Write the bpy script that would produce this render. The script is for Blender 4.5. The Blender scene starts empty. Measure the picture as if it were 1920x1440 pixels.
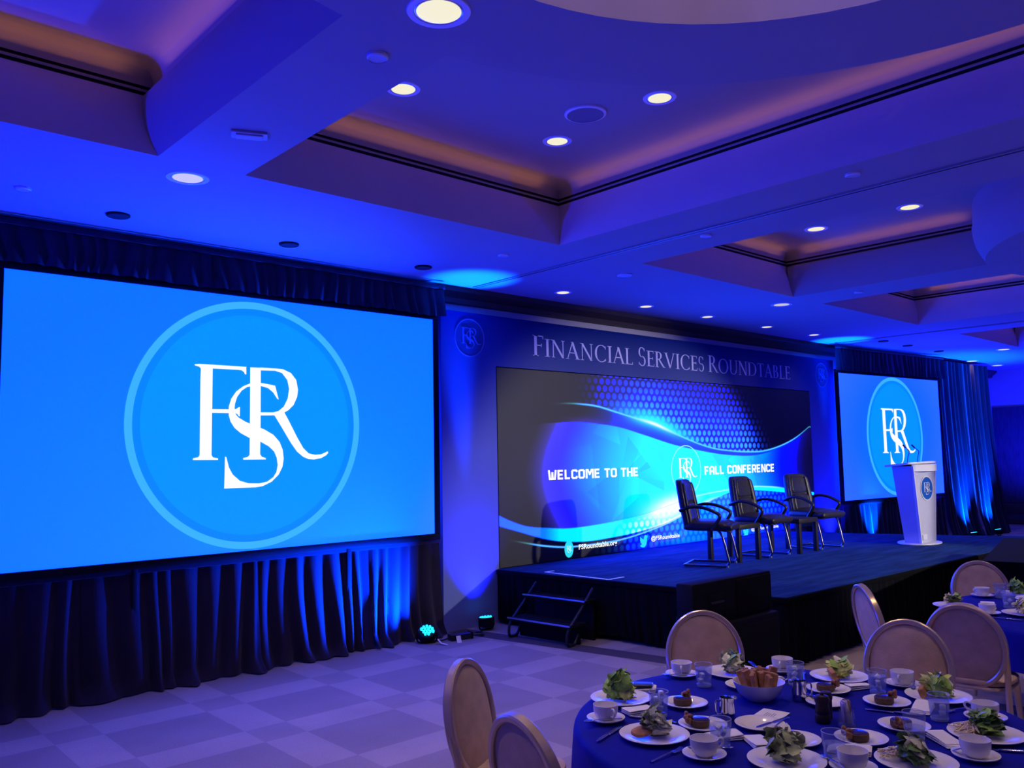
import bpy, bmesh, math, random
import numpy as np
from mathutils import Vector, Matrix
from mathutils.geometry import tessellate_polygon

random.seed(7)
sc = bpy.context.scene
COL = sc.collection
PI = math.pi
rad = math.radians

# ------------------------------------------------------------------ camera, world, lights, exposure
# room axes: X along the stage wall, Y towards the stage wall, Z up; camera 1.8 m above the floor at the origin
V1, V2, F = Vector((2700 - 960, -(826 - 720))), Vector((-480 - 960, -(885 - 720))), 1577.374
ax = Vector((V1.x, V1.y, -F)).normalized()
ay = Vector((V2.x, V2.y, -F)).normalized()
ay = (ay - ax * ay.dot(ax)).normalized()
az = ax.cross(ay)
rot = Matrix((ax, ay, az)).to_4x4()
cam = bpy.data.cameras.new('camera')
cam.sensor_width = 36.0
cam.lens = 36.0 * F / 1920.0
cam.clip_end = 200
camo = bpy.data.objects.new('camera', cam)
COL.objects.link(camo)
camo.matrix_world = Matrix.Translation((0, 0, 1.8)) @ rot
sc.camera = camo

world = bpy.data.worlds.new('world')
sc.world = world
world.use_nodes = True
world.node_tree.nodes['Background'].inputs[0].default_value = (0.02, 0.015, 0.05, 1)
world.node_tree.nodes['Background'].inputs[1].default_value = 0.2

sc.view_settings.view_transform = 'Standard'
sc.view_settings.look = 'None'
sc.view_settings.exposure = 0.0
sc.view_settings.gamma = 1.0
sc.view_settings.use_curve_mapping = False
sc.cycles.use_denoising = True
sc.cycles.caustics_reflective = False
sc.cycles.caustics_refractive = False
sc.cycles.max_bounces = 6
sc.cycles.diffuse_bounces = 3
sc.cycles.glossy_bounces = 3
sc.cycles.transmission_bounces = 6
sc.cycles.transparent_max_bounces = 24
sc.cycles.sample_clamp_indirect = 4.0

BLUE = (0.004, 0.008, 1.0)
PARBLUE = (0.0, 0.055, 1.0)
WARM = (1.0, 0.72, 0.42)


def spot(name, loc, target, power, color, angle=60, blend=0.6, radius=0.06):
    l = bpy.data.lights.new(name, 'SPOT')
    l.energy = power
    l.color = color
    l.spot_size = rad(angle)
    l.spot_blend = blend
    l.shadow_soft_size = radius
    o = bpy.data.objects.new(name, l)
    COL.objects.link(o)
    o.location = loc
    o.rotation_euler = (Vector(target) - Vector(loc)).to_track_quat('-Z', 'Y').to_euler()
    return o


# stage key light on a stand among the audience, right of the camera: lights chairs and lectern
spot('stage_key_light', (11.9, -2.6, 3.1), (9.2, 5.6, 1.0), 1600, (1.0, 0.93, 0.85), 36, 0.35, 0.08)
# added blue fill spots, without fixtures, to brighten the ceiling and end wall
for (x, y, tx, ty, p) in ((-1.6, 6.0, 0.9, 5.2, 1500), (9.0, -5.2, 9.0, -2.4, 1500), (20.6, 5.6, 22.0, 6.2, 1800), (17.0, 6.3, 16.6, 5.4, 2000)):
    spot('blue_fill_spot', (x, y, 0.25), (tx, ty, 3.69), p, BLUE, 120, 1.0, 0.1)


# ------------------------------------------------------------------ materials
def lin(c):
    return tuple((v / 12.92 if v <= 0.04045 else ((v + 0.055) / 1.055) ** 2.4) for v in c)


def s8(r, g, b):
    return lin((r / 255, g / 255, b / 255))


MATS = {}


def mat(name, color, rough=0.6, metal=0.0, var=0.0, vscale=8.0, bump=0.0, bscale=60.0, sheen=0.0, spec=0.5,
        emit=None, estr=0.0, trans=0.0, ior=1.45, coat=0.0, stretch=None):
    if name in MATS:
        return MATS[name]
    m = bpy.data.materials.new(name)
    m.use_nodes = True
    nt = m.node_tree
    b = nt.nodes['Principled BSDF']
    b.inputs['Base Color'].default_value = (*color, 1)
    b.inputs['Roughness'].default_value = rough
    b.inputs['Metallic'].default_value = metal
    b.inputs['Specular IOR Level'].default_value = spec
    b.inputs['Sheen Weight'].default_value = sheen
    b.inputs['Transmission Weight'].default_value = trans
    b.inputs['IOR'].default_value = ior
    b.inputs['Coat Weight'].default_value = coat
    if emit is not None:
        b.inputs['Emission Color'].default_value = (*emit, 1)
        b.inputs['Emission Strength'].default_value = estr
    if var > 0 or bump > 0:
        tc = nt.nodes.new('ShaderNodeTexCoord')
        mp = nt.nodes.new('ShaderNodeMapping')
        nt.links.new(tc.outputs['Object'], mp.inputs['Vector'])
        if stretch:
            mp.inputs['Scale'].default_value = stretch
    if var > 0:
        n = nt.nodes.new('ShaderNodeTexNoise')
        n.inputs['Scale'].default_value = vscale
        n.inputs['Detail'].default_value = 4
        nt.links.new(mp.outputs[0], n.inputs['Vector'])
        r = nt.nodes.new('ShaderNodeValToRGB')
        r.color_ramp.elements[0].position = 0.3
        r.color_ramp.elements[1].position = 0.7
        r.color_ramp.elements[0].color = (*[c * (1 - var) for c in color], 1)
        r.color_ramp.elements[1].color = (*[min(1, c * (1 + var)) for c in color], 1)
        nt.links.new(n.outputs['Fac'], r.inputs[0])
        nt.links.new(r.outputs[0], b.inputs['Base Color'])
    if bump > 0:
        n2 = nt.nodes.new('ShaderNodeTexNoise')
        n2.inputs['Scale'].default_value = bscale
        n2.inputs['Detail'].default_value = 3
        nt.links.new(mp.outputs[0], n2.inputs['Vector'])
        bp = nt.nodes.new('ShaderNodeBump')
        bp.inputs['Strength'].default_value = bump
        bp.inputs['Distance'].default_value = 0.01
        nt.links.new(n2.outputs['Fac'], bp.inputs['Height'])
        nt.links.new(bp.outputs[0], b.inputs['Normal'])
    MATS[name] = m
    return m


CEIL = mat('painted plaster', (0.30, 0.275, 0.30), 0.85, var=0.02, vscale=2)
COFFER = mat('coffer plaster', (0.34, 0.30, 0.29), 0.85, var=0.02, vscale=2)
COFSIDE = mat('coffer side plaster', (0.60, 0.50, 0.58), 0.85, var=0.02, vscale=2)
TRIMDARK = mat('dark slot', (0.012, 0.008, 0.012), 0.6, var=0.1)
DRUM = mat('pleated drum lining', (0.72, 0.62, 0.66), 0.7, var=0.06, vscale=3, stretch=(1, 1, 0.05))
WALL = mat('wall paint', (0.5, 0.47, 0.48), 0.8, var=0.03, vscale=3)
CROWN = mat('crown wood', (0.05, 0.035, 0.04), 0.5, var=0.1)
PANELD = mat('dark woven wall panel', (0.05, 0.045, 0.09), 0.8, var=0.25, vscale=4, bump=0.2, stretch=(1, 6, 1))
DRAPE = mat('navy velour', (0.02, 0.014, 0.03), 0.8, var=0.25, vscale=7, spec=0.15, sheen=0.12, bump=0.15, bscale=90, stretch=(1, 1, 0.15))
SKIRT = mat('black stage skirt cloth', (0.003, 0.003, 0.005), 0.9, spec=0.1, var=0.25, vscale=6, bump=0.15, bscale=120)
BLACKM = mat('matt black', (0.004, 0.004, 0.005), 0.7, spec=0.2, var=0.2, vscale=20, bump=0.05)
BLACKP = mat('black plastic', (0.012, 0.012, 0.014), 0.35, var=0.15, vscale=20)
GRILLE = mat('black speaker grille', (0.005, 0.005, 0.006), 0.8, spec=0.15, bump=0.6, bscale=400)
LEATHER = mat('black leather', (0.03, 0.028, 0.028), 0.36, var=0.2, vscale=14, bump=0.25, bscale=70, spec=0.5)
TUBE = mat('dark chrome tube', (0.16, 0.16, 0.18), 0.28, 1.0, var=0.05)
WOODB = mat('black brown wood', (0.018, 0.015, 0.014), 0.5, var=0.25, vscale=10, stretch=(1, 1, 0.1))
STAGEC = mat('stage carpet', (0.014, 0.045, 0.12), 0.95, var=0.35, vscale=3.0, bump=0.4, bscale=220, spec=0.1, stretch=(0.6, 3.5, 1))
ALU = mat('brushed aluminium', (0.6, 0.6, 0.65), 0.35, 1.0, var=0.05)
WHITE = mat('white paint', (0.8, 0.8, 0.8), 0.4, var=0.02)
CHINA = mat('white china', (0.84, 0.81, 0.80), 0.18, var=0.02, vscale=10, coat=0.3)
LINEN = mat('white linen', (0.82, 0.79, 0.80), 0.85, var=0.04, vscale=20, bump=0.2, bscale=300)
CLOTH = mat('royal blue tablecloth', (0.002, 0.005, 0.30), 0.7, var=0.15, vscale=9, bump=0.12, bscale=150, spec=0.15)
STEEL = mat('polished steel', (0.75, 0.74, 0.74), 0.12, 1.0, var=0.03)


def thin_glass(name, tint, ior, milk=0.0, milk_col=(0.7, 0.75, 0.95)):
    """clear thin wall: see-through with Fresnel reflections, optionally a little cloudy"""
    m = bpy.data.materials.new(name)
    m.use_nodes = True
    nt_ = m.node_tree
    nt_.nodes.remove(nt_.nodes['Principled BSDF'])
    tr = nt_.nodes.new('ShaderNodeBsdfTransparent')
    tr.inputs[0].default_value = (*tint, 1)
    gl = nt_.nodes.new('ShaderNodeBsdfGlossy')
    gl.inputs['Roughness'].default_value = 0.04
    fr = nt_.nodes.new('ShaderNodeFresnel')
    fr.inputs[0].default_value = ior
    ge = nt_.nodes.new('ShaderNodeNewGeometry')
    om = nt_.nodes.new('ShaderNodeMath')
    om.operation = 'SUBTRACT'
    om.inputs[0].default_value = 1.0
    nt_.links.new(ge.outputs['Backfacing'], om.inputs[1])
    fm_ = nt_.nodes.new('ShaderNodeMath')
    fm_.operation = 'MULTIPLY'
    fm_.use_clamp = True
    nt_.links.new(fr.outputs[0], fm_.inputs[0])
    nt_.links.new(om.outputs[0], fm_.inputs[1])
    mx_ = nt_.nodes.new('ShaderNodeMixShader')
    nt_.links.new(fm_.outputs[0], mx_.inputs[0])
    body = tr
    if milk:
        df = nt_.nodes.new('ShaderNodeBsdfDiffuse')
        nz = nt_.nodes.new('ShaderNodeTexNoise')
        nz.inputs['Scale'].default_value = 60
        df.inputs[0].default_value = (*milk_col, 1)
        ma = nt_.nodes.new('ShaderNodeMath')
        ma.operation = 'MULTIPLY'
        ma.inputs[1].default_value = 2 * milk
        nt_.links.new(nz.outputs['Fac'], ma.inputs[0])
        body = nt_.nodes.new('ShaderNodeMixShader')
        nt_.links.new(ma.outputs[0], body.inputs[0])
        nt_.links.new(tr.outputs[0], body.inputs[1])
        nt_.links.new(df.outputs[0], body.inputs[2])
    nt_.links.new(body.outputs[0], mx_.inputs[1])
    nt_.links.new(gl.outputs[0], mx_.inputs[2])
    nt_.links.new(mx_.outputs[0], nt_.nodes['Material Output'].inputs[0])
    return m


GLASS = thin_glass('clear glass', (0.93, 0.94, 0.97), 1.5, 0.06)
GLASSRIM = thin_glass('glass edge highlight', (0.9, 0.92, 0.97), 1.6, 0.3, (0.75, 0.78, 0.95))  # pale diffuse mixed into the glass colour stands for its rim highlights
WATER = thin_glass('iced water', (0.86, 0.89, 0.97), 1.33, 0.22)
ICE = mat('ice', (0.8, 0.83, 0.9), 0.25, ior=1.3, var=0.05, vscale=30)
COFFEE = mat('cup inside shade', (0.5, 0.47, 0.47), 0.3, var=0.02)
CHOC = mat('chocolate glaze', (0.035, 0.016, 0.012), 0.12, var=0.2, vscale=30, coat=0.5)
CRUST = mat('chocolate crust', (0.07, 0.028, 0.02), 0.6, var=0.3, vscale=60, bump=0.3)
NUT = mat('candied nuts', (0.26, 0.11, 0.06), 0.45, var=0.4, vscale=50, bump=0.4)
BREAD = mat('toasted bread', (0.42, 0.2, 0.11), 0.85, var=0.35, vscale=35, bump=0.4)
CROUT = mat('orange crouton', (0.42, 0.2, 0.08), 0.7, var=0.35, vscale=50, bump=0.4)
GOLDF = mat('champagne frame', (0.62, 0.48, 0.34), 0.28, 0.55, var=0.05, vscale=10)
TANF = mat('tan upholstery', (0.55, 0.38, 0.23), 0.85, var=0.12, vscale=14, bump=0.25, bscale=250, sheen=0.2)
PEPPER = mat('dark pepper mill wood', (0.03, 0.018, 0.014), 0.35, var=0.3, vscale=30)
CARD = mat('printed card', (0.75, 0.72, 0.74), 0.7, var=0.03)
INK = mat('ink', (0.25, 0.22, 0.3), 0.8, var=0.05)
PHONE = mat('dark phone case', (0.03, 0.03, 0.03), 0.4, var=0.1)
BRASS = mat('brass detail', (0.8, 0.65, 0.25), 0.3, 1.0, var=0.05)
SUGAR = mat('violet sugar packet', (0.4, 0.35, 0.75), 0.7, var=0.1)
SUGARB = mat('brown sugar packet', (0.35, 0.2, 0.13), 0.8, var=0.2)
PAPER = mat('crumpled paper', (0.6, 0.58, 0.62), 0.8, var=0.05)
LAMPON = mat('lit downlight lens', (0.02, 0.02, 0.015), 0.5, emit=s8(255, 248, 198), estr=0.92, var=0.02)
LAMPDIM = mat('dim downlight lens', (0.02, 0.02, 0.02), 0.5, emit=s8(200, 195, 165), estr=1.0, var=0.02)
REFL = mat('lamp reflector', (0.85, 0.82, 0.7), 0.25, 0.6, var=0.02)
PARLED = mat('blue led lens', (0.1, 0.2, 0.5), 0.3, emit=s8(20, 190, 255), estr=2.5, var=0.02)


def leafmat(name, c):
    return mat(name, c, 0.45, var=0.45, vscale=25, bump=0.5, bscale=60, spec=0.4)


# ------------------------------------------------------------------ geometry helpers: a geo is (verts, faces)
def join(*gs):
    V, Fc = [], []
    for v, f in gs:
        o = len(V)
        V += [tuple(p) for p in v]
        Fc += [tuple(i + o for i in q) for q in f]
    return V, Fc


def xf(g, M):
    return [tuple(M @ Vector(p)) for p in g[0]], g[1]


def mv(g, x=0, y=0, z=0, rz=0, rx=0, ry=0, s=1.0):
    M = Matrix.Translation((x, y, z)) @ Matrix.Rotation(rz, 4, 'Z') @ Matrix.Rotation(ry, 4, 'Y') @ Matrix.Rotation(rx, 4, 'X')
    if s != 1.0:
        M = M @ Matrix.Scale(s, 4)
    return xf(g, M)


def box(x0, x1, y0, y1, z0, z1):
    v = [(x, y, z) for z in (z0, z1) for y in (y0, y1) for x in (x0, x1)]
    f = [(0, 2, 3, 1), (4, 5, 7, 6), (0, 1, 5, 4), (2, 6, 7, 3), (0, 4, 6, 2), (1, 3, 7, 5)]
    return v, f


def bbox(x0, x1, y0, y1, z0, z1, b=0.01, seg=2):
    bm = bmesh.new()
    v, f = box(x0, x1, y0, y1, z0, z1)
    vs = [bm.verts.new(p) for p in v]
    for q in f:
        bm.faces.new([vs[i] for i in q])
    bmesh.ops.bevel(bm, geom=list(bm.edges), offset=b, segments=seg, profile=0.5, affect='EDGES')
    bm.verts.index_update()
    g = [tuple(p.co) for p in bm.verts], [tuple(p.index for p in q.verts) for q in bm.faces]
    bm.free()
    return g


def lathe(prof, n=32, cap0=True, cap1=True, a0=0.0):
    V, Fc = [], []
    m = len(prof)
    for i in range(n):
        a = a0 + 2 * PI * i / n
        for r, z in prof:
            V.append((r * math.cos(a), r * math.sin(a), z))
    for i in range(n):
        j = (i + 1) % n
        for k in range(m - 1):
            Fc.append((i * m + k, j * m + k, j * m + k + 1, i * m + k + 1))
    if cap0 and prof[0][0] > 1e-6:
        Fc.append(tuple(i * m for i in reversed(range(n))))
    if cap1 and prof[-1][0] > 1e-6:
        Fc.append(tuple(i * m + m - 1 for i in range(n)))
    return V, Fc


def cyl(r, z0, z1, n=24):
    return lathe([(r, z0), (r, z1)], n)


def tube(path, r, n=10, closed=False, flat=None):
    """round (or flattened by flat=(rx,rz)) tube along a polyline"""
    P = [Vector(p) for p in path]
    m = len(P)
    V, Fc = [], []
    up = Vector((0, 0, 1))
    last = None
    for i in range(m):
        if closed:
            t = (P[(i + 1) % m] - P[i - 1]).normalized()
        else:
            t = (P[min(i + 1, m - 1)] - P[max(i - 1, 0)]).normalized()
        if last is None:
            u = up if abs(t.dot(up)) < 0.9 else Vector((1, 0, 0))
            s = t.cross(u).normalized()
        else:
            s = (last - t * last.dot(t)).normalized()
        last = s
        w = s.cross(t)
        rr = r[i] if isinstance(r, (list, tuple)) else r
        for k in range(n):
            a = 2 * PI * k / n
            fx, fz = flat if flat else (1, 1)
            V.append(tuple(P[i] + s * (math.cos(a) * rr * fx) + w * (math.sin(a) * rr * fz)))
    for i in range(m if closed else m - 1):
        j = (i + 1) % m
        for k in range(n):
            l = (k + 1) % n
            Fc.append((i * n + k, i * n + l, j * n + l, j * n + k))
    if not closed:
        Fc.append(tuple(reversed(range(n))))
        Fc.append(tuple((m - 1) * n + k for k in range(n)))
    return V, Fc


def smooth_path(pts, n=8):
    """Catmull-Rom through pts"""
    P = [Vector(p) for p in pts]
    out = []
    for i in range(len(P) - 1):
        p0, p1, p2, p3 = P[max(i - 1, 0)], P[i], P[i + 1], P[min(i + 2, len(P) - 1)]
        for k in range(n):
            t = k / n
            out.append(0.5 * ((2 * p1) + (p2 - p0) * t + (2 * p0 - 5 * p1 + 4 * p2 - p3) * t * t + (3 * p1 - p0 - 3 * p2 + p3) * t ** 3))
    out.append(P[-1])
    return out


def superq(a, b, c, e1=0.3, e2=0.3, nu=20, nv=28, deform=None):
    V, Fc = [], []
    sp = lambda v, e: math.copysign(abs(v) ** e, v)
    for i in range(nu + 1):
        t = -PI / 2 + PI * i / nu
        for j in range(nv):
            p = 2 * PI * j / nv
            q = (a * sp(math.cos(t), e1) * sp(math.cos(p), e2), b * sp(math.cos(t), e1) * sp(math.sin(p), e2), c * sp(math.sin(t), e1))
            V.append(deform(*q) if deform else q)
    for i in range(nu):
        for j in range(nv):
            k = (j + 1) % nv
            Fc.append((i * nv + j, i * nv + k, (i + 1) * nv + k, (i + 1) * nv + j))
    return V, Fc


def tess(loops):
    """triangulated 2d polygon with holes -> (pts2d, tris)"""
    L = [[Vector((p[0], p[1], 0)) for p in l] for l in loops]
    tr = tessellate_polygon(L)
    P = [p for l in loops for p in l]
    return P, [tuple(t) for t in tr]


def prism(poly, z0, z1, holes=()):
    P, T = tess([poly, *holes])
    n = len(P)
    V = [(x, y, z0) for x, y in P] + [(x, y, z1) for x, y in P]
    Fc = []
    for t in T:
        a, b, c = (P[i] for i in t)
        up = (b[0] - a[0]) * (c[1] - a[1]) - (b[1] - a[1]) * (c[0] - a[0]) > 0
        t = t if up else tuple(reversed(t))
        Fc.append(tuple(i + n for i in t))
        Fc.append(tuple(reversed(t)))
    o = 0
    for l in (poly, *holes):
        m = len(l)
        for i in range(m):
            j = (i + 1) % m
            Fc.append((o + i, o + j, o + j + n, o + i + n))
        o += m
    return V, Fc


def plate2(polys, th=0.004):
    """outlines in wall coordinates (x, z) -> thin slab standing in the XZ plane, its face at y = 0, thickness towards +y"""
    gs = []
    for p in polys:
        v, f = prism(p, 0, th)
        gs.append(([(x, z, y) for x, y, z in v], f))
    return join(*gs)


def mesh(name, g, sharp=40, smooth=True):
    me = bpy.data.meshes.new(name)
    me.from_pydata([tuple(p) for p in g[0]], [], [tuple(f) for f in g[1]])
    bm = bmesh.new()
    bm.from_mesh(me)
    bmesh.ops.recalc_face_normals(bm, faces=bm.faces)
    bm.to_mesh(me)
    bm.free()
    if smooth:
        me.shade_smooth()
        me.set_sharp_from_angle(angle=rad(sharp))
    me.update()
    return me


CACHE = {}


def cm(key, fn, **kw):
    if key not in CACHE:
        CACHE[key] = mesh(key, fn(), **kw)
    return CACHE[key]


def obj(name, g, m, parent=None, loc=(0, 0, 0), rz=0.0, rot=None, scale=None, **kw):
    me = g if isinstance(g, bpy.types.Mesh) else mesh(name, g, **kw)
    if not me.materials:
        me.materials.append(m)
    o = bpy.data.objects.new(name, me)
    COL.objects.link(o)
    if me.materials[0] is not m:
        o.material_slots[0].link = 'OBJECT'
        o.material_slots[0].material = m
    o.parent = parent
    o.location = loc
    o.rotation_euler = rot if rot else (0, 0, rz)
    if scale:
        o.scale = scale
    return o


def tag(o, label, cat, group=None, kind=None):
    if label:
        o['label'] = label
    if cat:
        o['category'] = cat
    if group:
        o['group'] = group
    if kind:
        o['kind'] = kind
    return o


def thing(name, label, cat, loc=(0, 0, 0), rz=0.0, group=None):
    o = bpy.data.objects.new(name, None)
    COL.objects.link(o)
    o.empty_display_size = 0.1
    o.location = loc
    o.rotation_euler = (0, 0, rz)
    return tag(o, label, cat, group)


def struct(name, g, m, label=None, parent=None, **kw):
    o = obj(name, g, m, parent, **kw)
    if parent is None:
        tag(o, label, None, None, 'structure')
    return o


# ------------------------------------------------------------------ floor
XL, XR, YB, YW = -3.2, 22.5, -5.6, 7.3
fm = bpy.data.materials.new('patterned carpet')
fm.use_nodes = True
nt = fm.node_tree
N = nt.nodes
L = nt.links
bs = N['Principled BSDF']
bs.inputs['Roughness'].default_value = 0.95
bs.inputs['Sheen Weight'].default_value = 0.15
tc = N.new('ShaderNodeTexCoord')
sx = N.new('ShaderNodeSeparateXYZ')
L.new(tc.outputs['Object'], sx.inputs[0])


def mth(op, a, b=None, c=None):
    n = N.new('ShaderNodeMath')
    n.operation = op
    for i, v in enumerate((a, b, c)):
        if v is None:
            continue
        if isinstance(v, (int, float)):
            n.inputs[i].default_value = v
        else:
            L.new(v, n.inputs[i])
    return n.outputs[0]


def cell(sock, start, period, width):
    t = mth('DIVIDE', mth('SUBTRACT', sock, start), period)
    return mth('LESS_THAN', mth('FRACT', t), width / period)


inx = cell(sx.outputs[0], 1.87, 1.0, 0.70)
iny = cell(sx.outputs[1], 4.62, 0.935, 0.63)
both = mth('MULTIPLY', inx, iny)
nei = mth('MULTIPLY', mth('SUBTRACT', 1, inx), mth('SUBTRACT', 1, iny))
dark = mth('ADD', mth('MULTIPLY', both, 1.0), mth('MULTIPLY', nei, 0.75))
# the dark border strip runs along the folding-wall line
wave = mth('ADD', sx.outputs[0], mth('MULTIPLY', mth('SUBTRACT', sx.outputs[1], 4.5), 0.19))
bd = mth('MULTIPLY', mth('GREATER_THAN', wave, 6.0), mth('LESS_THAN', wave, 6.24))
noise = N.new('ShaderNodeTexNoise')
noise.inputs['Scale'].default_value = 90
noise.inputs['Detail'].default_value = 3
L.new(tc.outputs['Object'], noise.inputs['Vector'])
big = N.new('ShaderNodeTexNoise')
big.inputs['Scale'].default_value = 2.2
big.inputs['Detail'].default_value = 4
L.new(tc.outputs['Object'], big.inputs['Vector'])
mx = N.new('ShaderNodeMix')
mx.data_type = 'RGBA'
mx.inputs[6].default_value = (0.40, 0.32, 0.29, 1)
mx.inputs[7].default_value = (0.285, 0.225, 0.21, 1)
L.new(dark, mx.inputs[0])
mx2 = N.new('ShaderNodeMix')
mx2.data_type = 'RGBA'
mx2.inputs[7].default_value = (0.05, 0.03, 0.03, 1)
L.new(bd, mx2.inputs[0])
L.new(mx.outputs[2], mx2.inputs[6])
mx3 = N.new('ShaderNodeMix')
mx3.data_type = 'RGBA'
mx3.blend_type = 'MULTIPLY'
mx3.inputs[0].default_value = 1.0
L.new(mx2.outputs[2], mx3.inputs[6])
rmp = N.new('ShaderNodeValToRGB')
rmp.color_ramp.elements[0].position = 0.3
rmp.color_ramp.elements[1].position = 0.75
rmp.color_ramp.elements[0].color = (0.75, 0.75, 0.75, 1)
rmp.color_ramp.elements[1].color = (1.1, 1.1, 1.1, 1)
L.new(mth('ADD', mth('MULTIPLY', noise.outputs['Fac'], 0.5), mth('MULTIPLY', big.outputs['Fac'], 0.5)), rmp.inputs[0])
L.new(rmp.outputs[0], mx3.inputs[7])
L.new(mx3.outputs[2], bs.inputs['Base Color'])
bmp = N.new('ShaderNodeBump')
bmp.inputs['Strength'].default_value = 0.4
bmp.inputs['Distance'].default_value = 0.01
L.new(noise.outputs['Fac'], bmp.inputs['Height'])
L.new(bmp.outputs[0], bs.inputs['Normal'])
struct('floor', box(XL, XR, YB, YW, -0.1, 0), fm, 'carpet in large dark and light checks')

# ------------------------------------------------------------------ ceiling with coffers and round drums
ZS, ZT = 3.69, 4.25
YC, RO, RI = 0.95, 2.07, 1.46
CY0, CY1 = YC - 4.22, YC + 4.22


def arc(cx, cy, r, a0, a1, n):
    return [(cx + r * math.cos(a0 + (a1 - a0) * i / n), cy + r * math.sin(a0 + (a1 - a0) * i / n)) for i in range(n + 1)]


def coffer_outline(x0, x1, cx):
    """rectangle with the round drum cut out of the side nearest cx; counter-clockwise"""
    if cx < x0:
        d = math.acos((x0 - cx) / RO)
        a = arc(cx, YC, RO, d, -d, 36)      # from upper to lower point, bulging right
        return [(x0, CY1)] + a + [(x0, CY0), (x1, CY0), (x1, CY1)]
    d = math.acos((cx - x1) / RO)
    a = arc(cx, YC, RO, PI + d, PI - d, 36)  # lower to upper, bulging left
    return [(x1, CY0)] + a + [(x1, CY1), (x0, CY1), (x0, CY0)]


def ccw(p):
    s = sum(p[i][0] * p[(i + 1) % len(p)][1] - p[(i + 1) % len(p)][0] * p[i][1] for i in range(len(p)))
    return p if s > 0 else p[::-1]


def inset(p, d):
    """offset every edge i (from point i to i+1) inwards by d, or by d[i]"""
    n = len(p)
    D = d if isinstance(d, list) else [d] * n
    out = []
    for i in range(n):
        a, b, c = Vector(p[i - 1]), Vector(p[i]), Vector(p[(i + 1) % n])
        e1, e2 = (b - a).normalized(), (c - b).normalized()
        n1, n2 = Vector((-e1.y, e1.x)), Vector((-e2.y, e2.x))
        d1, d2 = D[i - 1], D[i]
        det = n1.x * n2.y - n1.y * n2.x
        if abs(det) < 0.15:
            q = b + (n1 + n2).normalized() * ((d1 + d2) / 2)
        else:
            r1, r2 = n1.dot(b) + d1, n2.dot(b) + d2
            q = Vector(((r1 * n2.y - r2 * n1.y) / det, (n1.x * r2 - n2.x * r1) / det))
        out.append((q.x, q.y))
    return out


def sweep(poly, prof, only=None):
    """loops of the outline inset by d at height z; only: the edges that get faces"""
    n = len(poly)
    V, Fc = [], []
    for d, z in prof:
        V += [(x, y, z) for x, y in inset(poly, d)]
    for k in range(len(prof) - 1):
        for i in range(n):
            if only is not None and not only[i]:
                continue
            j = (i + 1) % n
            Fc.append((k * n + i, k * n + j, (k + 1) * n + j, (k + 1) * n + i))
    return V, Fc


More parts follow.
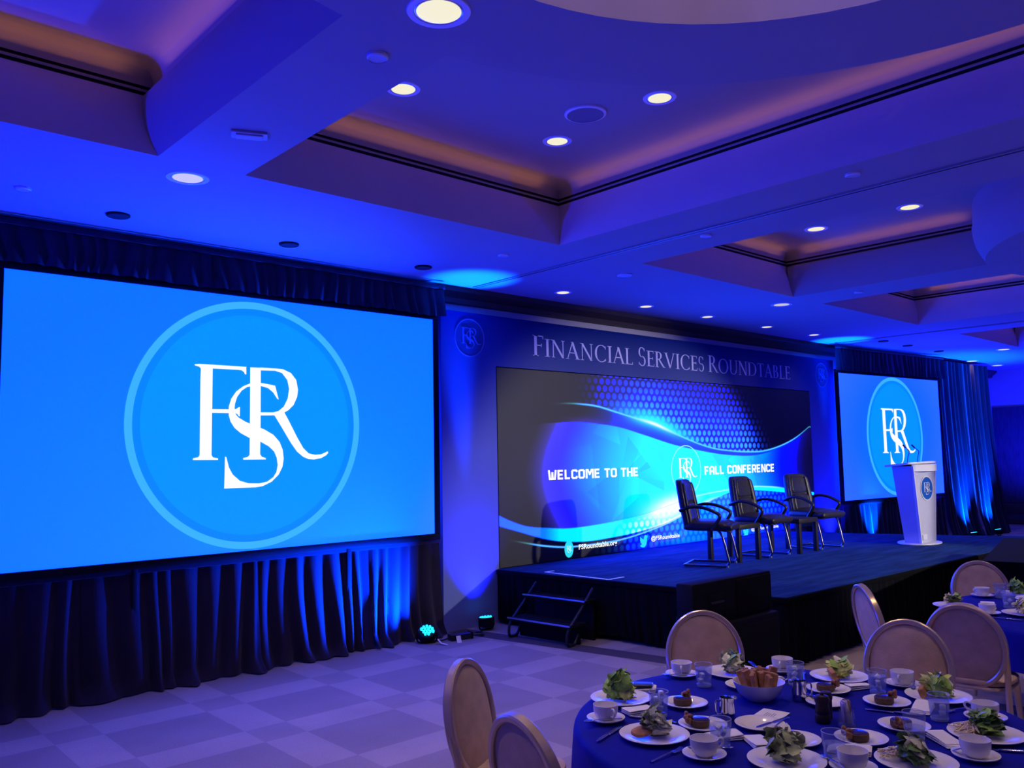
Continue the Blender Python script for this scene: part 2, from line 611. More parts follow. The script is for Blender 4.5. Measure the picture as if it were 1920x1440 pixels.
RINGS = (2.08, 9.74, 17.9)
COVE_W = 0.36
COFFERS = [(-1.16, 1.80, 2.08), (2.36, 5.32, 2.08), (6.48, 9.38, 9.74), (10.1, 13.04, 9.74), (14.66, 17.54, 17.9), (18.26, 21.2, 17.9)]
outl = [ccw(coffer_outline(*c)) for c in COFFERS]
holes = [arc(x, YC, RI, 0, 2 * PI * 63 / 64, 63) for x in RINGS]
P2, T2 = tess([[(XL, YB), (XR, YB), (XR, YW), (XL, YW)], *outl, *holes])
ceiling = struct('ceiling', ([(x, y, ZS) for x, y in P2], T2), CEIL, 'painted ceiling with rectangular coffers and round drums', smooth=False)
FLARE = [(0.0, ZS), (0.045, 3.76), (0.08, 3.84), (0.098, 3.92), (0.105, 4.0), (0.095, 4.05), (0.02, 4.06), (0.02, 4.076)]
for p, (cx0, cx1, rcx) in zip(outl, COFFERS):
    n = len(p)
    rs = cx0 if rcx < cx0 else cx1          # the side carried by the beam with the drum

    def ring_edge(i):
        a, b_ = p[i], p[(i + 1) % n]
        on = lambda q: abs(q[0] - rs) < 1e-4 or abs(math.hypot(q[0] - rcx, q[1] - YC) - RO) < 1e-3
        return on(a) and on(b_)
    onarc = lambda q: abs(math.hypot(q[0] - rcx, q[1] - YC) - RO) < 1e-3
    fl = [ring_edge(i) for i in range(n)]
    ar = [fl[i] and onarc(p[i]) and onarc(p[(i + 1) % n]) for i in range(n)]       # edges of the drum itself
    pl = [not q for q in fl]
    na_ = [not q for q in ar]
    mix = lambda a, b_: [a if q else b_ for q in fl]
    mix3 = lambda d_, a, b_: [d_ if r_ else (a if q else b_) for q, r_ in zip(fl, ar)]
    struct('beam_side', sweep(p, [(mix(d, 0.0), z) for d, z in FLARE], [a and b_ for a, b_ in zip(fl, na_)]), CEIL, parent=ceiling, sharp=50)
    struct('drum_side', sweep(p, [(mix(d, 0.0), z) for d, z in FLARE[:6]] + [(mix(0.085, 0.0), ZT)], ar), CEIL, parent=ceiling, sharp=50)
    sw = lambda prof: sweep(p, [(mix3(0.05, d + 0.08, d), z) for d, z in prof], na_)
    low_ = sweep(p, [(0.0, ZS), (0.0, 3.90), (-0.06, 4.055), (-0.06, 4.075)], pl)
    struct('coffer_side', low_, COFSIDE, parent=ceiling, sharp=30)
    struct('coffer_slot', sw([(-0.06, 4.075), (-0.085, 4.075), (-0.085, 4.098), (-0.06, 4.098)]), TRIMDARK, parent=ceiling, sharp=30)
    struct('coffer_bead', sw([(-0.06, 4.098), (-0.055, 4.107), (-0.06, 4.116)]), COFFER, parent=ceiling, sharp=30)
    struct('coffer_slot', sw([(-0.06, 4.116), (-0.085, 4.116), (-0.085, 4.136), (-0.06, 4.136)]), TRIMDARK, parent=ceiling, sharp=30)
    cove = [(-0.06, 4.136)] + [(-0.06 + 0.11 * (1 - math.cos(t)), 4.14 + 0.11 * math.sin(t)) for t in [PI / 2 * i / 6 for i in range(7)]]
    g = sw(cove)
    q = inset(p, mix3(0.05, cove[-1][0] + 0.08, cove[-1][0]))
    PP, TT = tess([q])
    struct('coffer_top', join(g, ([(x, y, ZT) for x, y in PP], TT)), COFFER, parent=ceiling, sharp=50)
    # dim warm cove strips behind the slot mouldings
    for (xa, ya, xb, yb, nx_, ny_) in ((cx0 + 0.2, CY1 + 0.02, cx1 - 0.2, CY1 + 0.02, 0, -1),) + (((cx1 + 0.02, CY0 + 0.2, cx1 + 0.02, CY1 - 0.2, -1, 0),) if rs == cx0 else ((cx0 - 0.02, CY0 + 0.2, cx0 - 0.02, CY1 - 0.2, 1, 0), (cx1 - 0.06, 3.15, cx1 - 0.06, CY1 - 0.2, -1, 0))):
        l = bpy.data.lights.new('cove_strip', 'AREA')
        l.shape = 'RECTANGLE'
        l.size = math.hypot(xb - xa, yb - ya)
        l.size_y = 0.012
        l.energy = COVE_W * l.size
        l.color = (1.0, 0.36, 0.12)
        o = bpy.data.objects.new('cove_strip', l)
        COL.objects.link(o)
        zdir = -Vector((nx_, ny_, 1.0)).normalized()      # lamps shine along -Z
        xdir = Vector((xb - xa, yb - ya, 0)).normalized()
        o.matrix_world = Matrix.Translation(((xa + xb) / 2, (ya + yb) / 2, 4.14)) @ Matrix((xdir, zdir.cross(xdir), zdir)).transposed().to_4x4()
for x, p in zip(RINGS, holes):
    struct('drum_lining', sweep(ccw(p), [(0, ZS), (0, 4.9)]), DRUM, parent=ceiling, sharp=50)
    PP, TT = tess([p])
    struct('drum_top', ([(a, b, 4.9) for a, b in PP], TT), COFFER, parent=ceiling, smooth=False)
# folding-wall tracks in the soffit
for x in (5.9, 14.0):
    t = struct('trim_%d' % (1 if x < 6 else 2), box(x - 0.035, x + 0.035, YB, 7.05, ZS - 0.012, ZS + 0.002), mat('track paint', (0.27, 0.25, 0.28), 0.5, var=0.03), 'ceiling track of the folding wall', smooth=False)
    struct('track_slot', box(x - 0.008, x + 0.008, YB, 7.05, ZS - 0.014, ZS - 0.002), TRIMDARK, parent=t, smooth=False)

# warm cove lamps inside the round drums
for x in RINGS:
    l = bpy.data.lights.new('drum_cove_lamp', 'POINT')
    l.energy = 13
    l.color = (1.0, 0.74, 0.92)
    l.shadow_soft_size = 0.5
    o = bpy.data.objects.new('drum_cove_lamp', l)
    COL.objects.link(o)
    o.location = (x, YC, 4.45)

# ------------------------------------------------------------------ walls
struct('wall_back', box(XL, XR, YW, YW + 0.15, 0, ZS), WALL, 'pale painted wall behind the stage', smooth=False)
struct('trim_3', ([(x, y, z) for x in (XL, XR) for y, z in ((YW, 3.52), (YW - 0.05, 3.53), (YW - 0.07, 3.58), (YW - 0.15, 3.64), (YW - 0.17, 3.69), (YW, 3.69))],
                  [(i, (i + 1) % 6, (i + 1) % 6 + 6, i + 6) for i in range(6)]), CROWN, 'dark crown moulding along the stage wall', sharp=20)
struct('wall_left', box(XL - 0.15, XL, YB, YW, 0, ZS), WALL, 'pale painted side wall', smooth=False)
struct('wall_front', box(XL, XR, YB - 0.15, YB, 0, ZS), WALL, 'pale painted wall opposite the stage', smooth=False)
wr = struct('wall_right', box(XR, XR + 0.15, YB, YW, 0, ZS), WALL, 'painted end wall with dark woven panels', smooth=False)
for k in range(8):
    y1 = YW - 0.02 - k * 1.6
    struct('wall_panel', bbox(XR - 0.04, XR, y1 - 1.58, y1, 0.50, 2.80, 0.008), PANELD, parent=wr, sharp=30)
    struct('wall_panel', bbox(XR - 0.04, XR, y1 - 1.58, y1, 0.12, 0.27, 0.008), PANELD, parent=wr, sharp=30)
struct('chair_rail', bbox(XR - 0.07, XR, YB, YW, 0.27, 0.49, 0.01), CROWN, parent=wr, sharp=30)
struct('baseboard_right', bbox(XR - 0.06, XR, YB, YW, 0, 0.12, 0.01), CROWN, 'dark baseboard of the end wall', sharp=30)

# ------------------------------------------------------------------ lettering
FSR = dict(
    F=[(-486, 459), (-451, 464), (-65, 463), (-64, 403), (-75, 402), (-82, 419), (-102, 433), (-135, 436), (-343, 434), (-343, 113), (-208, 115), (-146, 119), (-131, 128), (-123, 136), (-115, 134), (-116, 61), (-123, 60), (-134, 77), (-153, 84), (-207, 84), (-344, 84), (-344, -248), (-332, -266), (-291, -274), (-291, -286), (-489, -284), (-489, -271), (-448, -263), (-437, -247), (-439, 344), (-437, 428), (-448, 441), (-486, 451)],
    Ra=[(-30, 461), (60, 463), (62, 21), (60, -246), (76, -267), (109, -277), (110, -288), (-83, -287), (-83, -274), (-46, -267), (-29, -249), (-29, 91)],
    Rb=[(60, 465), (203, 464), (258, 462), (331, 434), (380, 377), (397, 295), (389, 235), (357, 166), (309, 120), (272, 100), (221, 82), (185, 74), (61, 71), (60, 96), (174, 98), (221, 111), (268, 149), (303, 217), (316, 299), (299, 373), (251, 430), (187, 446), (61, 442)],
    Rc=[(272, 100), (309, 39), (391, -108), (448, -198), (498, -243), (557, -256), (616, -253), (658, -237), (681, -227), (686, -239), (667, -260), (616, -285), (548, -295), (498, -291), (449, -272), (391, -227), (334, -153), (253, -28), (185, 74), (221, 85)],
    S=[(188, 320), (117, 332), (63, 337), (-29, 331), (-89, 304), (-148, 259), (-188, 200), (-208, 136), (-207, 66), (-192, 17), (-159, -32), (-107, -74), (-24, -117), (67, -145), (137, -182), (184, -225), (207, -276), (216, -335), (205, -393), (177, -435), (123, -470), (54, -482), (-36, -478), (-111, -455), (-170, -404), (-202, -348), (-217, -292), (-225, -264), (-234, -262), (-236, -402), (-238, -512), (-139, -511), (24, -512), (85, -504), (162, -471), (224, -415), (258, -350), (268, -285), (259, -211), (230, -145), (175, -87), (97, -44), (5, -12), (-71, 19), (-131, 53), (-154, 81), (-161, 123), (-158, 159), (-140, 216), (-103, 268), (-59, 298), (-13, 310), (63, 313), (125, 299), (172, 264), (207, 214), (220, 207)])


def ell(rx, rz, n=72, cx=0, cz=0):
    return [(cx + rx * math.cos(2 * PI * i / n), cz + rz * math.sin(2 * PI * i / n)) for i in range(n)]


def flat_ring(ro, ri, sxr=1.0, th=0.003, n=96):
    v, f = prism(ell(ro * sxr, ro, n), 0, th, [ell(ri * sxr, ri, n)])
    return [(x, z, y) for x, y, z in v], f


def monogram(parent, cx, cz, y, sx_, sz_, m, th=0.003):
    """the interlaced initials; the S in front of the R, the F arm in front of the S"""
    for k, key in enumerate(('F', 'R', 'S')):
        polys = [FSR['F']] if key == 'F' else ([FSR['Ra'], FSR['Rb'], FSR['Rc']] if key == 'R' else [FSR['S']])
        g = plate2([[(a * sx_ / 1000, b * sz_ / 1000) for a, b in ccw(p)] for p in polys], th)
        obj('letter_' + key.lower(), g, m, parent, (cx, y - 0.0006 * k, cz), smooth=False)


# Roman capitals from strokes: every stroke an outline, cap height 1
TH, TN = 0.125, 0.05


def seg(x0, y0, x1, y1, w):
    """slanted stem with level ends, width w measured level"""
    return [(x0 - w / 2, y0), (x0 + w / 2, y0), (x1 + w / 2, y1), (x1 - w / 2, y1)]


def hbar(x0, x1, y, w=TN):
    return [(x0, y - w / 2), (x1, y - w / 2), (x1, y + w / 2), (x0, y + w / 2)]


def serif(x, y, w=0.3):
    return hbar(x - w / 2, x + w / 2, y + (0.015 if y < 0.5 else -0.015), 0.03)


def bow(cx, cy, rx, ry, a0, a1, t0=TN, t1=TH, n=28):
    o, i_ = [], []
    for k in range(n + 1):
        a = rad(a0 + (a1 - a0) * k / n)
        t = t0 + (t1 - t0) * abs(math.cos(a)) ** 1.3
        o.append((cx + rx * math.cos(a), cy + ry * math.sin(a)))
        i_.append((cx + (rx - t) * math.cos(a), cy + (ry - t0 * 0.9) * math.sin(a)))
    return o + i_[::-1]


def vstem(x, w=TH):
    return [seg(x, 0, x, 1, w), serif(x, 0, w + 0.16), serif(x, 1, w + 0.16)]


def tick(x, y0, y1, w=0.035):
    return seg(x, min(y0, y1), x, max(y0, y1), w)


ROMAN = {
    'F': (0.56, vstem(0.14) + [hbar(0.14, 0.52, 0.975), tick(0.51, 0.84, 1.0), hbar(0.14, 0.44, 0.52), tick(0.43, 0.44, 0.60)]),
    'I': (0.30, vstem(0.15)),
    'N': (0.86, [seg(0.14, 0, 0.14, 1, TN), serif(0.14, 0, 0.2), seg(0.72, 0, 0.72, 1, TN), serif(0.72, 1, 0.2), seg(0.72, 0, 0.14, 1, TH), serif(0.08, 1, 0.16)]),
    'A': (0.80, [seg(0.08, 0, 0.40, 1, TN), seg(0.70, 0, 0.38, 1, TH), hbar(0.19, 0.60, 0.36), serif(0.08, 0, 0.2), serif(0.70, 0, 0.26)]),
    'C': (0.82, [bow(0.46, 0.5, 0.42, 0.52, 48, 312), tick(0.73, 0.76, 0.94), tick(0.73, 0.06, 0.2)]),
    'L': (0.56, vstem(0.14) + [hbar(0.14, 0.52, 0.025), tick(0.51, 0.0, 0.17)]),
    'S': (0.52, [bow(0.25, 0.74, 0.2, 0.28, 40, 262, 0.05, 0.085), bow(0.26, 0.26, 0.22, 0.28, -142, 88, 0.05, 0.085),
                 [(0.08, 0.62), (0.20, 0.49), (0.42, 0.39), (0.45, 0.33), (0.33, 0.43), (0.15, 0.54)], tick(0.41, 0.80, 0.96), tick(0.07, 0.04, 0.2)]),
    'E': (0.56, vstem(0.14) + [hbar(0.14, 0.50, 0.975), tick(0.49, 0.84, 1.0), hbar(0.14, 0.44, 0.52), tick(0.43, 0.44, 0.60), hbar(0.14, 0.53, 0.025), tick(0.52, 0.0, 0.16)]),
    'R': (0.70, vstem(0.14) + [bow(0.26, 0.75, 0.26, 0.25, -90, 90), hbar(0.14, 0.28, 0.975), hbar(0.14, 0.30, 0.52), seg(0.66, 0.0, 0.30, 0.52, TH), hbar(0.60, 0.78, 0.015, 0.03)]),
    'V': (0.80, [seg(0.40, 0, 0.08, 1, TH), seg(0.40, 0, 0.70, 1, TN), serif(0.08, 1, 0.26), serif(0.70, 1, 0.2)]),
    'O': (0.96, [bow(0.48, 0.5, 0.44, 0.52, 0, 360, n=56)]),
    'U': (0.80, [seg(0.14, 0.3, 0.14, 1, TH), seg(0.66, 0.25, 0.66, 1, TN), serif(0.14, 1, 0.28), serif(0.66, 1, 0.2), bow(0.38, 0.32, 0.305, 0.34, 180, 360, 0.05, 0.09)]),
    'D': (0.88, vstem(0.14) + [bow(0.34, 0.5, 0.48, 0.5, -90, 90), hbar(0.14, 0.36, 0.975), hbar(0.14, 0.36, 0.025)]),
    'T': (0.66, [seg(0.33, 0, 0.33, 1, TH), serif(0.33, 0, 0.28), hbar(0.04, 0.62, 0.975), tick(0.05, 0.84, 1.0), tick(0.61, 0.84, 1.0)]),
    'B': (0.64, vstem(0.14) + [bow(0.27, 0.76, 0.23, 0.24, -90, 90), bow(0.27, 0.27, 0.29, 0.27, -90, 90), hbar(0.14, 0.28, 0.975), hbar(0.14, 0.28, 0.525), hbar(0.14, 0.28, 0.025)]),
}


def split_bow(p):
    """closed band outlines become quads so that any triangulation is right"""
    return p


def roman_letter(ch):
    adv, strokes = ROMAN[ch]
    gs = []
    for s in strokes:
        if len(s) > 12:         # a band: outer points then inner points reversed
            h = len(s) // 2
            o, i_ = s[:h], s[h:][::-1]
            for k in range(h - 1):
                gs.append(plate2([ccw([o[k], o[k + 1], i_[k + 1], i_[k]])], 0.003))
        else:
            gs.append(plate2([ccw(s)], 0.003))
    return adv, join(*gs)


def builtin_text(txt, bold=0.0):
    cu = bpy.data.curves.new('t', 'FONT')
    cu.body = txt
    cu.size = 1.0
    cu.offset = bold
    cu.resolution_u = 3
    o = bpy.data.objects.new('t', cu)
    COL.objects.link(o)
    dg = bpy.context.evaluated_depsgraph_get()
    me = bpy.data.meshes.new_from_object(o.evaluated_get(dg))
    v = [tuple(p.co) for p in me.vertices]
    f = [tuple(p.vertices) for p in me.polygons]
    bpy.data.objects.remove(o)
    bpy.data.curves.remove(cu)
    bpy.data.meshes.remove(me)
    return v, f


def wall_text(name, txt, x0, x1, z0, z1, y, m, parent, bold=0.02):
    """each word of the line a mesh of its own, the line fitted into x0..x1, z0..z1"""
    v, f = builtin_text(txt, bold)
    xs = [p[0] for p in v]
    zs = [p[1] for p in v]
    ax_, bx_, az_, bz_ = min(xs), max(xs), min(zs), max(zs)
    g = [((p[0] - ax_) / (bx_ - ax_) * (x1 - x0), 0.0, (p[1] - az_) / (bz_ - az_) * (z1 - z0)) for p in v], f
    return obj(name, g, m, parent, (x0, y, z0), smooth=False)


BLOCK = {   # heavy square capitals as centre lines, cap height 1
    'W': (0.95, [[(0.1, 1), (0.2, 0.1), (0.45, 0.1), (0.475, 0.7), (0.5, 0.1), (0.75, 0.1), (0.85, 1)]]),
    'E': (0.70, [[(0.6, 0.9), (0.1, 0.9), (0.1, 0.1), (0.6, 0.1)], [(0.1, 0.5), (0.55, 0.5)]]),
    'L': (0.66, [[(0.1, 1), (0.1, 0.1), (0.58, 0.1)]]),
    'C': (0.72, [[(0.62, 0.72), (0.62, 0.82), (0.54, 0.9), (0.2, 0.9), (0.1, 0.8), (0.1, 0.2), (0.2, 0.1), (0.54, 0.1), (0.62, 0.18), (0.62, 0.3)]]),
    'O': (0.76, [[(0.2, 0.9), (0.56, 0.9), (0.66, 0.8), (0.66, 0.2), (0.56, 0.1), (0.2, 0.1), (0.1, 0.2), (0.1, 0.8), (0.2, 0.9)]]),
    'M': (0.95, [[(0.1, 0), (0.1, 0.9), (0.25, 0.9), (0.475, 0.45), (0.70, 0.9), (0.85, 0.9), (0.85, 0)]]),
    'T': (0.70, [[(0.02, 0.9), (0.68, 0.9)], [(0.35, 0.9), (0.35, 0)]]),
    'H': (0.74, [[(0.1, 1), (0.1, 0)], [(0.64, 1), (0.64, 0)], [(0.1, 0.5), (0.64, 0.5)]]),
    'F': (0.66, [[(0.6, 0.9), (0.1, 0.9), (0.1, 0)], [(0.1, 0.47), (0.52, 0.47)]]),
    'A': (0.76, [[(0.1, 0), (0.1, 0.75), (0.25, 0.9), (0.51, 0.9), (0.66, 0.75), (0.66, 0)], [(0.1, 0.38), (0.66, 0.38)]]),
    'N': (0.78, [[(0.1, 0), (0.1, 0.9), (0.2, 0.9), (0.58, 0.1), (0.68, 0.1), (0.68, 1)]]),
    'R': (0.74, [[(0.1, 0), (0.1, 0.9), (0.56, 0.9), (0.64, 0.82), (0.64, 0.52), (0.56, 0.44), (0.1, 0.44)], [(0.36, 0.44), (0.64, 0.0)]]),
}


def block_text(txt, x0, x1, z0, z1, y, m, parent, w=0.2):
    """a line of heavy capitals, each letter a mesh of its own"""
    W_ = sum(BLOCK[c][0] + 0.1 if c != ' ' else 0.42 for c in txt) - 0.1
    k = (x1 - x0) / W_
    h = z1 - z0
    x = 0.0
    for c in txt:
        if c == ' ':
            x += 0.42
            continue
        gs = []
        for pl in BLOCK[c][1]:
            for i in range(len(pl) - 1):
                a, b_ = Vector(pl[i]), Vector(pl[i + 1])
                d = (b_ - a).normalized()
                n_ = Vector((-d.y, d.x)) * w / 2
                e = d * w * 0.42
                a2 = a - e if i > 0 else a
                b2 = b_ + e if i < len(pl) - 2 else b_
                gs.append(plate2([ccw([tuple(a2 - n_), tuple(b2 - n_), tuple(b2 + n_), tuple(a2 + n_)])], 0.002))
        v, f = join(*gs)
        v = [((p[0] + x) * k, p[1], min(1.0, max(0.0, p[2])) * h) for p in v]
        obj('letter', (v, f), m, parent, (x0, y, z0), smooth=False)
        x += BLOCK[c][0] + 0.1


def emis(name, c, st=1.0, base=(0.05, 0.05, 0.06), rough=0.5):
    return mat(name, base, rough, emit=c, estr=st, var=0.01)


SCREEN_BLUE = 7.5       # the blue primary of the screens outshines the picture's white


# ------------------------------------------------------------------ left projection screen
def gradient_screen(name, c_edge, c_mid, c_far, cx, cz, rx, rz):
    """soft vertical and radial falloff of a projected picture"""
    m = bpy.data.materials.new(name)
    m.use_nodes = True
    nt = m.node_tree
    b = nt.nodes['Principled BSDF']
    b.inputs['Base Color'].default_value = (0.12, 0.12, 0.13, 1)
    b.inputs['Roughness'].default_value = 0.7
    tc = nt.nodes.new('ShaderNodeTexCoord')
    mp = nt.nodes.new('ShaderNodeMapping')
    mp.vector_type = 'TEXTURE'
    mp.inputs['Location'].default_value = (cx, 0, cz)
    mp.inputs['Scale'].default_value = (rx, 1, rz)
    gr = nt.nodes.new('ShaderNodeTexGradient')
    gr.gradient_type = 'SPHERICAL'
    rp = nt.nodes.new('ShaderNodeValToRGB')
    deep = lambda c: (c[0], c[1], c[2] * SCREEN_BLUE)
    c_edge, c_mid, c_far = deep(c_edge), deep(c_mid), deep(c_far)
    rp.color_ramp.elements[0].color = (*c_edge, 1)
    rp.color_ramp.elements[1].color = (*c_far, 1)
    e = rp.color_ramp.elements.new(0.5)
    e.color = (*c_mid, 1)
    nt.links.new(tc.outputs['Object'], mp.inputs[0])
    nt.links.new(mp.outputs[0], gr.inputs[0])
    nt.links.new(gr.outputs['Fac'], rp.inputs[0])
    nt.links.new(rp.outputs[0], b.inputs['Emission Color'])
    b.inputs['Emission Strength'].default_value = 1.0
    return m


SCRWHITE = emis('projected white', s8(253, 255, 248), 1.05)
deepb = lambda c: (c[0], c[1], c[2] * SCREEN_BLUE)
RINGBLUE = emis('projected pale blue ring', deepb(s8(58, 178, 255)))
DISCBLUE = emis('projected blue disc', deepb(s8(0, 146, 255)))
EDGEBLUE = emis('projected blue rim', deepb(s8(0, 132, 252)))


def proj_screen(label, loc, rz, w, h, z0, ccx, ccz, rx, rr, m):
    t = thing('projection_screen', label, 'screen', loc, rz)
    b = 0.065
    for nm, g in (('frame', bbox(-b, w + b, -0.005, 0.05, z0 - b, z0, 0.008)), ('frame', bbox(-b, w + b, -0.005, 0.05, z0 + h, z0 + h + b, 0.008)),
                  ('frame', bbox(-b, 0, -0.005, 0.05, z0, z0 + h, 0.008)), ('frame', bbox(w, w + b, -0.005, 0.05, z0, z0 + h, 0.008))):
        obj(nm, g, BLACKM, t, sharp=30)
    obj('screen_surface', box(0, w, 0.012, 0.03, z0, z0 + h), m, t, smooth=False)
    s = rx / rr
    v, f = prism(ell(0.945 * rx, 0.945 * rr, 96), 0, 0.002)
    obj('emblem_rim', ([(x, z, y) for x, y, z in v], f), EDGEBLUE, t, (ccx, 0.0095, ccz), smooth=False)
    v, f = prism(ell(0.888 * rx, 0.888 * rr, 96), 0, 0.002)
    obj('emblem_disc', ([(x, z, y) for x, y, z in v], f), DISCBLUE, t, (ccx, 0.007, ccz), smooth=False)
    obj('emblem_ring', flat_ring(rr, 0.944 * rr, s, 0.003), RINGBLUE, t, (ccx, 0.007, ccz), smooth=False)
    monogram(t, ccx, ccz, 0.0035, rx, rr, SCRWHITE, 0.002)
    for x in (0.25 * w, 0.75 * w):          # black uprights behind the screen
        obj('stand_leg', bbox(x - 0.025, x + 0.025, 0.05, 0.10, 0, z0 + h, 0.006), BLACKM, t, sharp=30)
    return t


LM = gradient_screen('projected blue', s8(0, 112, 255), s8(0, 126, 255), s8(0, 140, 255), 2.6, 0.9, 3.4, 2.6)
proj_screen('large projection screen with FSR emblem above the long drape skirt', (1.36, 7.05, 0), 0, 3.955, 2.235, 1.035, 1.96, 2.14, 1.09, 1.09, LM)
RM = gradient_screen('projected deeper blue', s8(50, 110, 245), s8(10, 100, 248), s8(0, 112, 255), 1.8, 2.1, 2.4, 1.9)
proj_screen('projection screen with FSR emblem behind the white lectern', (14.02, 6.95, 0), math.atan2(-0.32, 3.5), 3.515, 2.215, 0.955, 1.806, 2.07, 0.985, 1.095, RM)


# ------------------------------------------------------------------ drapes
def drape(x0, x1, z0, z1, seed, fold=0.16, at=0.03, ab=0.07, lean=0.0, pool=0.0, nx=None, nz=26, rag=0.0):
    rng = random.Random(seed)
    nx = nx or int((x1 - x0) * 70)
    fx = [x0]
    while fx[-1] < x1:
        fx.append(fx[-1] + fold * rng.uniform(0.55, 1.5))
    amp = [rng.uniform(0.55, 1.25) for _ in fx]
    ph = [rng.uniform(-0.25, 0.25) for _ in fx]
    V, Fc = [], []
    for k in range(nz + 1):
        t = k / nz              # 0 top, 1 bottom
        for i in range(nx + 1):
            x = x0 + (x1 - x0) * i / nx
            xx = x + 0.05 * math.sin(2.1 * t + x * 3.1 + seed) * t
            xx = min(max(xx, x0), x1 - 1e-4)
            j = max(0, next((q for q in range(len(fx) - 1) if fx[q + 1] > xx), len(fx) - 2))
            u = (xx - fx[j]) / (fx[j + 1] - fx[j])
            a = (at + (ab - at) * t ** 1.4) * amp[j]
            u2 = min(1, max(0, u + ph[j] * t * u * (1 - u) * 2))
            y = -a * math.sin(PI * u2) ** 1.2 - lean * t * t
            z = z1 + (z0 - z1) * t
            if pool and t > 0.88:
                y -= pool * ((t - 0.88) / 0.12) ** 1.5 * (0.6 + 0.5 * math.sin(x * 9 + seed) + 0.3 * math.sin(x * 23))
            if rag and k == nz:
                z += rag * (0.5 + 0.5 * math.sin(x * 2.3 + seed) * math.sin(x * 5.1))
            V.append((x, y, z))
    for k in range(nz):
        for i in range(nx):
            a = k * (nx + 1) + i
            Fc.append((a, a + 1, a + nx + 2, a + nx + 1))
    return V, Fc


def drape_thing(name, label, loc, rz, panels, hem=None, m=None, cat='drape'):
    t = thing(name, label, cat, loc, rz)
    for k, p in enumerate(panels):
        obj('drape_panel', drape(*p[:4], **p[4]), m or DRAPE, t, sharp=70)
    if hem:
        obj('header_band', bbox(*hem, 0.004), m or DRAPE, t, sharp=30)
    return t


drape_thing('drape_skirt', 'navy velour drape skirt hanging under the large left projection screen', (0, 7.14, 0), 0,
            [(a, b, 0.012, 1.0, dict(seed=s_, fold=0.17, at=0.02, ab=0.085, lean=0.05, pool=0.09)) for a, b, s_ in ((0.35, 1.95, 1), (1.95, 3.4, 2), (3.4, 4.55, 3), (4.55, 5.42, 4))],
            (0.35, 5.42, -0.035, 0.0, 0.93, 1.0))
drape_thing('valance', 'gathered navy valance above the large left projection screen', (0, 7.035, 0), 0,
            [(a, b, 3.30, 3.64, dict(seed=s_, fold=0.13, at=0.015, ab=0.05, nz=8, rag=0.02)) for a, b, s_ in ((0.35, 2.9, 11), (2.9, 5.44, 12))], (0.35, 5.45, -0.03, 0.0, 3.60, 3.645))
ra = math.atan2(-0.32, 3.5)
drape_thing('drape_skirt', 'navy velour drape skirt hanging under the screen behind the lectern', (14.02, 7.02, 0), ra,
            [(-0.05, 3.6, 0.012, 0.92, dict(seed=21, fold=0.16, at=0.02, ab=0.08, lean=0.04, pool=0.05))], (-0.05, 3.6, -0.03, 0, 0.86, 0.92))
drape_thing('valance', 'gathered navy valance above the screen behind the lectern', (14.02, 6.93, 0), ra,
            [(-0.1, 3.7, 3.20, 3.64, dict(seed=22, fold=0.13, at=0.015, ab=0.05, nz=8, rag=0.02))], (-0.1, 3.7, -0.03, 0, 3.60, 3.645))
drape_thing('tall_drape', 'full-height navy drape in deep folds beside the dark wall panels', (17.68, 6.80, 0), ra * 0.6,
            [(0.0, 1.5, 0.012, 3.62, dict(seed=31, fold=0.22, at=0.05, ab=0.13, lean=0.10, pool=0.1)), (1.5, 2.55, 0.012, 3.62, dict(seed=32, fold=0.2, at=0.05, ab=0.13, lean=0.14, pool=0.1))])

# ------------------------------------------------------------------ printed backdrop and LED wall
BDX0, BDX1, BDZ, LX0, LX1, LZ0, LZ1 = 5.45, 14.14, 3.405, 6.24, 13.245, 0.585, 2.82
BDM = bpy.data.materials.new('printed backdrop')
BDM.use_nodes = True
b = BDM.node_tree.nodes['Principled BSDF']
b.inputs['Roughness'].default_value = 0.8
b.inputs['Specular IOR Level'].default_value = 0.1
tc = BDM.node_tree.nodes.new('ShaderNodeTexCoord')
sp = BDM.node_tree.nodes.new('ShaderNodeSeparateXYZ')
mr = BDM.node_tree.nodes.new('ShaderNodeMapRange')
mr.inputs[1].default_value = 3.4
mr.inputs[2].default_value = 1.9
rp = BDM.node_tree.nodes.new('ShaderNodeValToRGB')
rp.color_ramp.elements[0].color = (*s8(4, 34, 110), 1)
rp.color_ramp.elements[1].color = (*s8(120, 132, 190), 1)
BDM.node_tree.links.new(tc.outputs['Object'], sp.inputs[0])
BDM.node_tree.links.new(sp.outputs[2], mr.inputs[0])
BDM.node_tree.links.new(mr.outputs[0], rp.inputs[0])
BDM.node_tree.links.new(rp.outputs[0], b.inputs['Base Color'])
bd = thing('stage_backdrop', 'printed blue stage backdrop lettered FINANCIAL SERVICES ROUNDTABLE', 'backdrop', (0, 7.10, 0))
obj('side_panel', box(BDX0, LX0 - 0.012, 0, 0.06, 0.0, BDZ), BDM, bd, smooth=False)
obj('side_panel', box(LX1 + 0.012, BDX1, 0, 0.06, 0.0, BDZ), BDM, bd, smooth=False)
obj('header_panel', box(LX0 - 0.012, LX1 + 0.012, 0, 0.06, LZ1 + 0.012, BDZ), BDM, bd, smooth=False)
PRINTW = mat('pale printed lettering', (0.62, 0.62, 0.85), 0.6, var=0.03)
PRINTD = mat('printed roundel', (0.02, 0.04, 0.16), 0.6, var=0.05)
PRINTL = mat('printed roundel line', (0.14, 0.15, 0.42), 0.6, var=0.05)
txt = 'FINANCIAL SERVICES ROUNDTABLE'
adv = []
for i, ch in enumerate(txt):
    if ch == ' ':
        adv.append(0.30)
    else:
        k = 1.14 if (i == 0 or txt[i - 1] == ' ') else 1.0
        adv.append(ROMAN[ch][0] * k + 0.05)
W = sum(adv) - 0.05
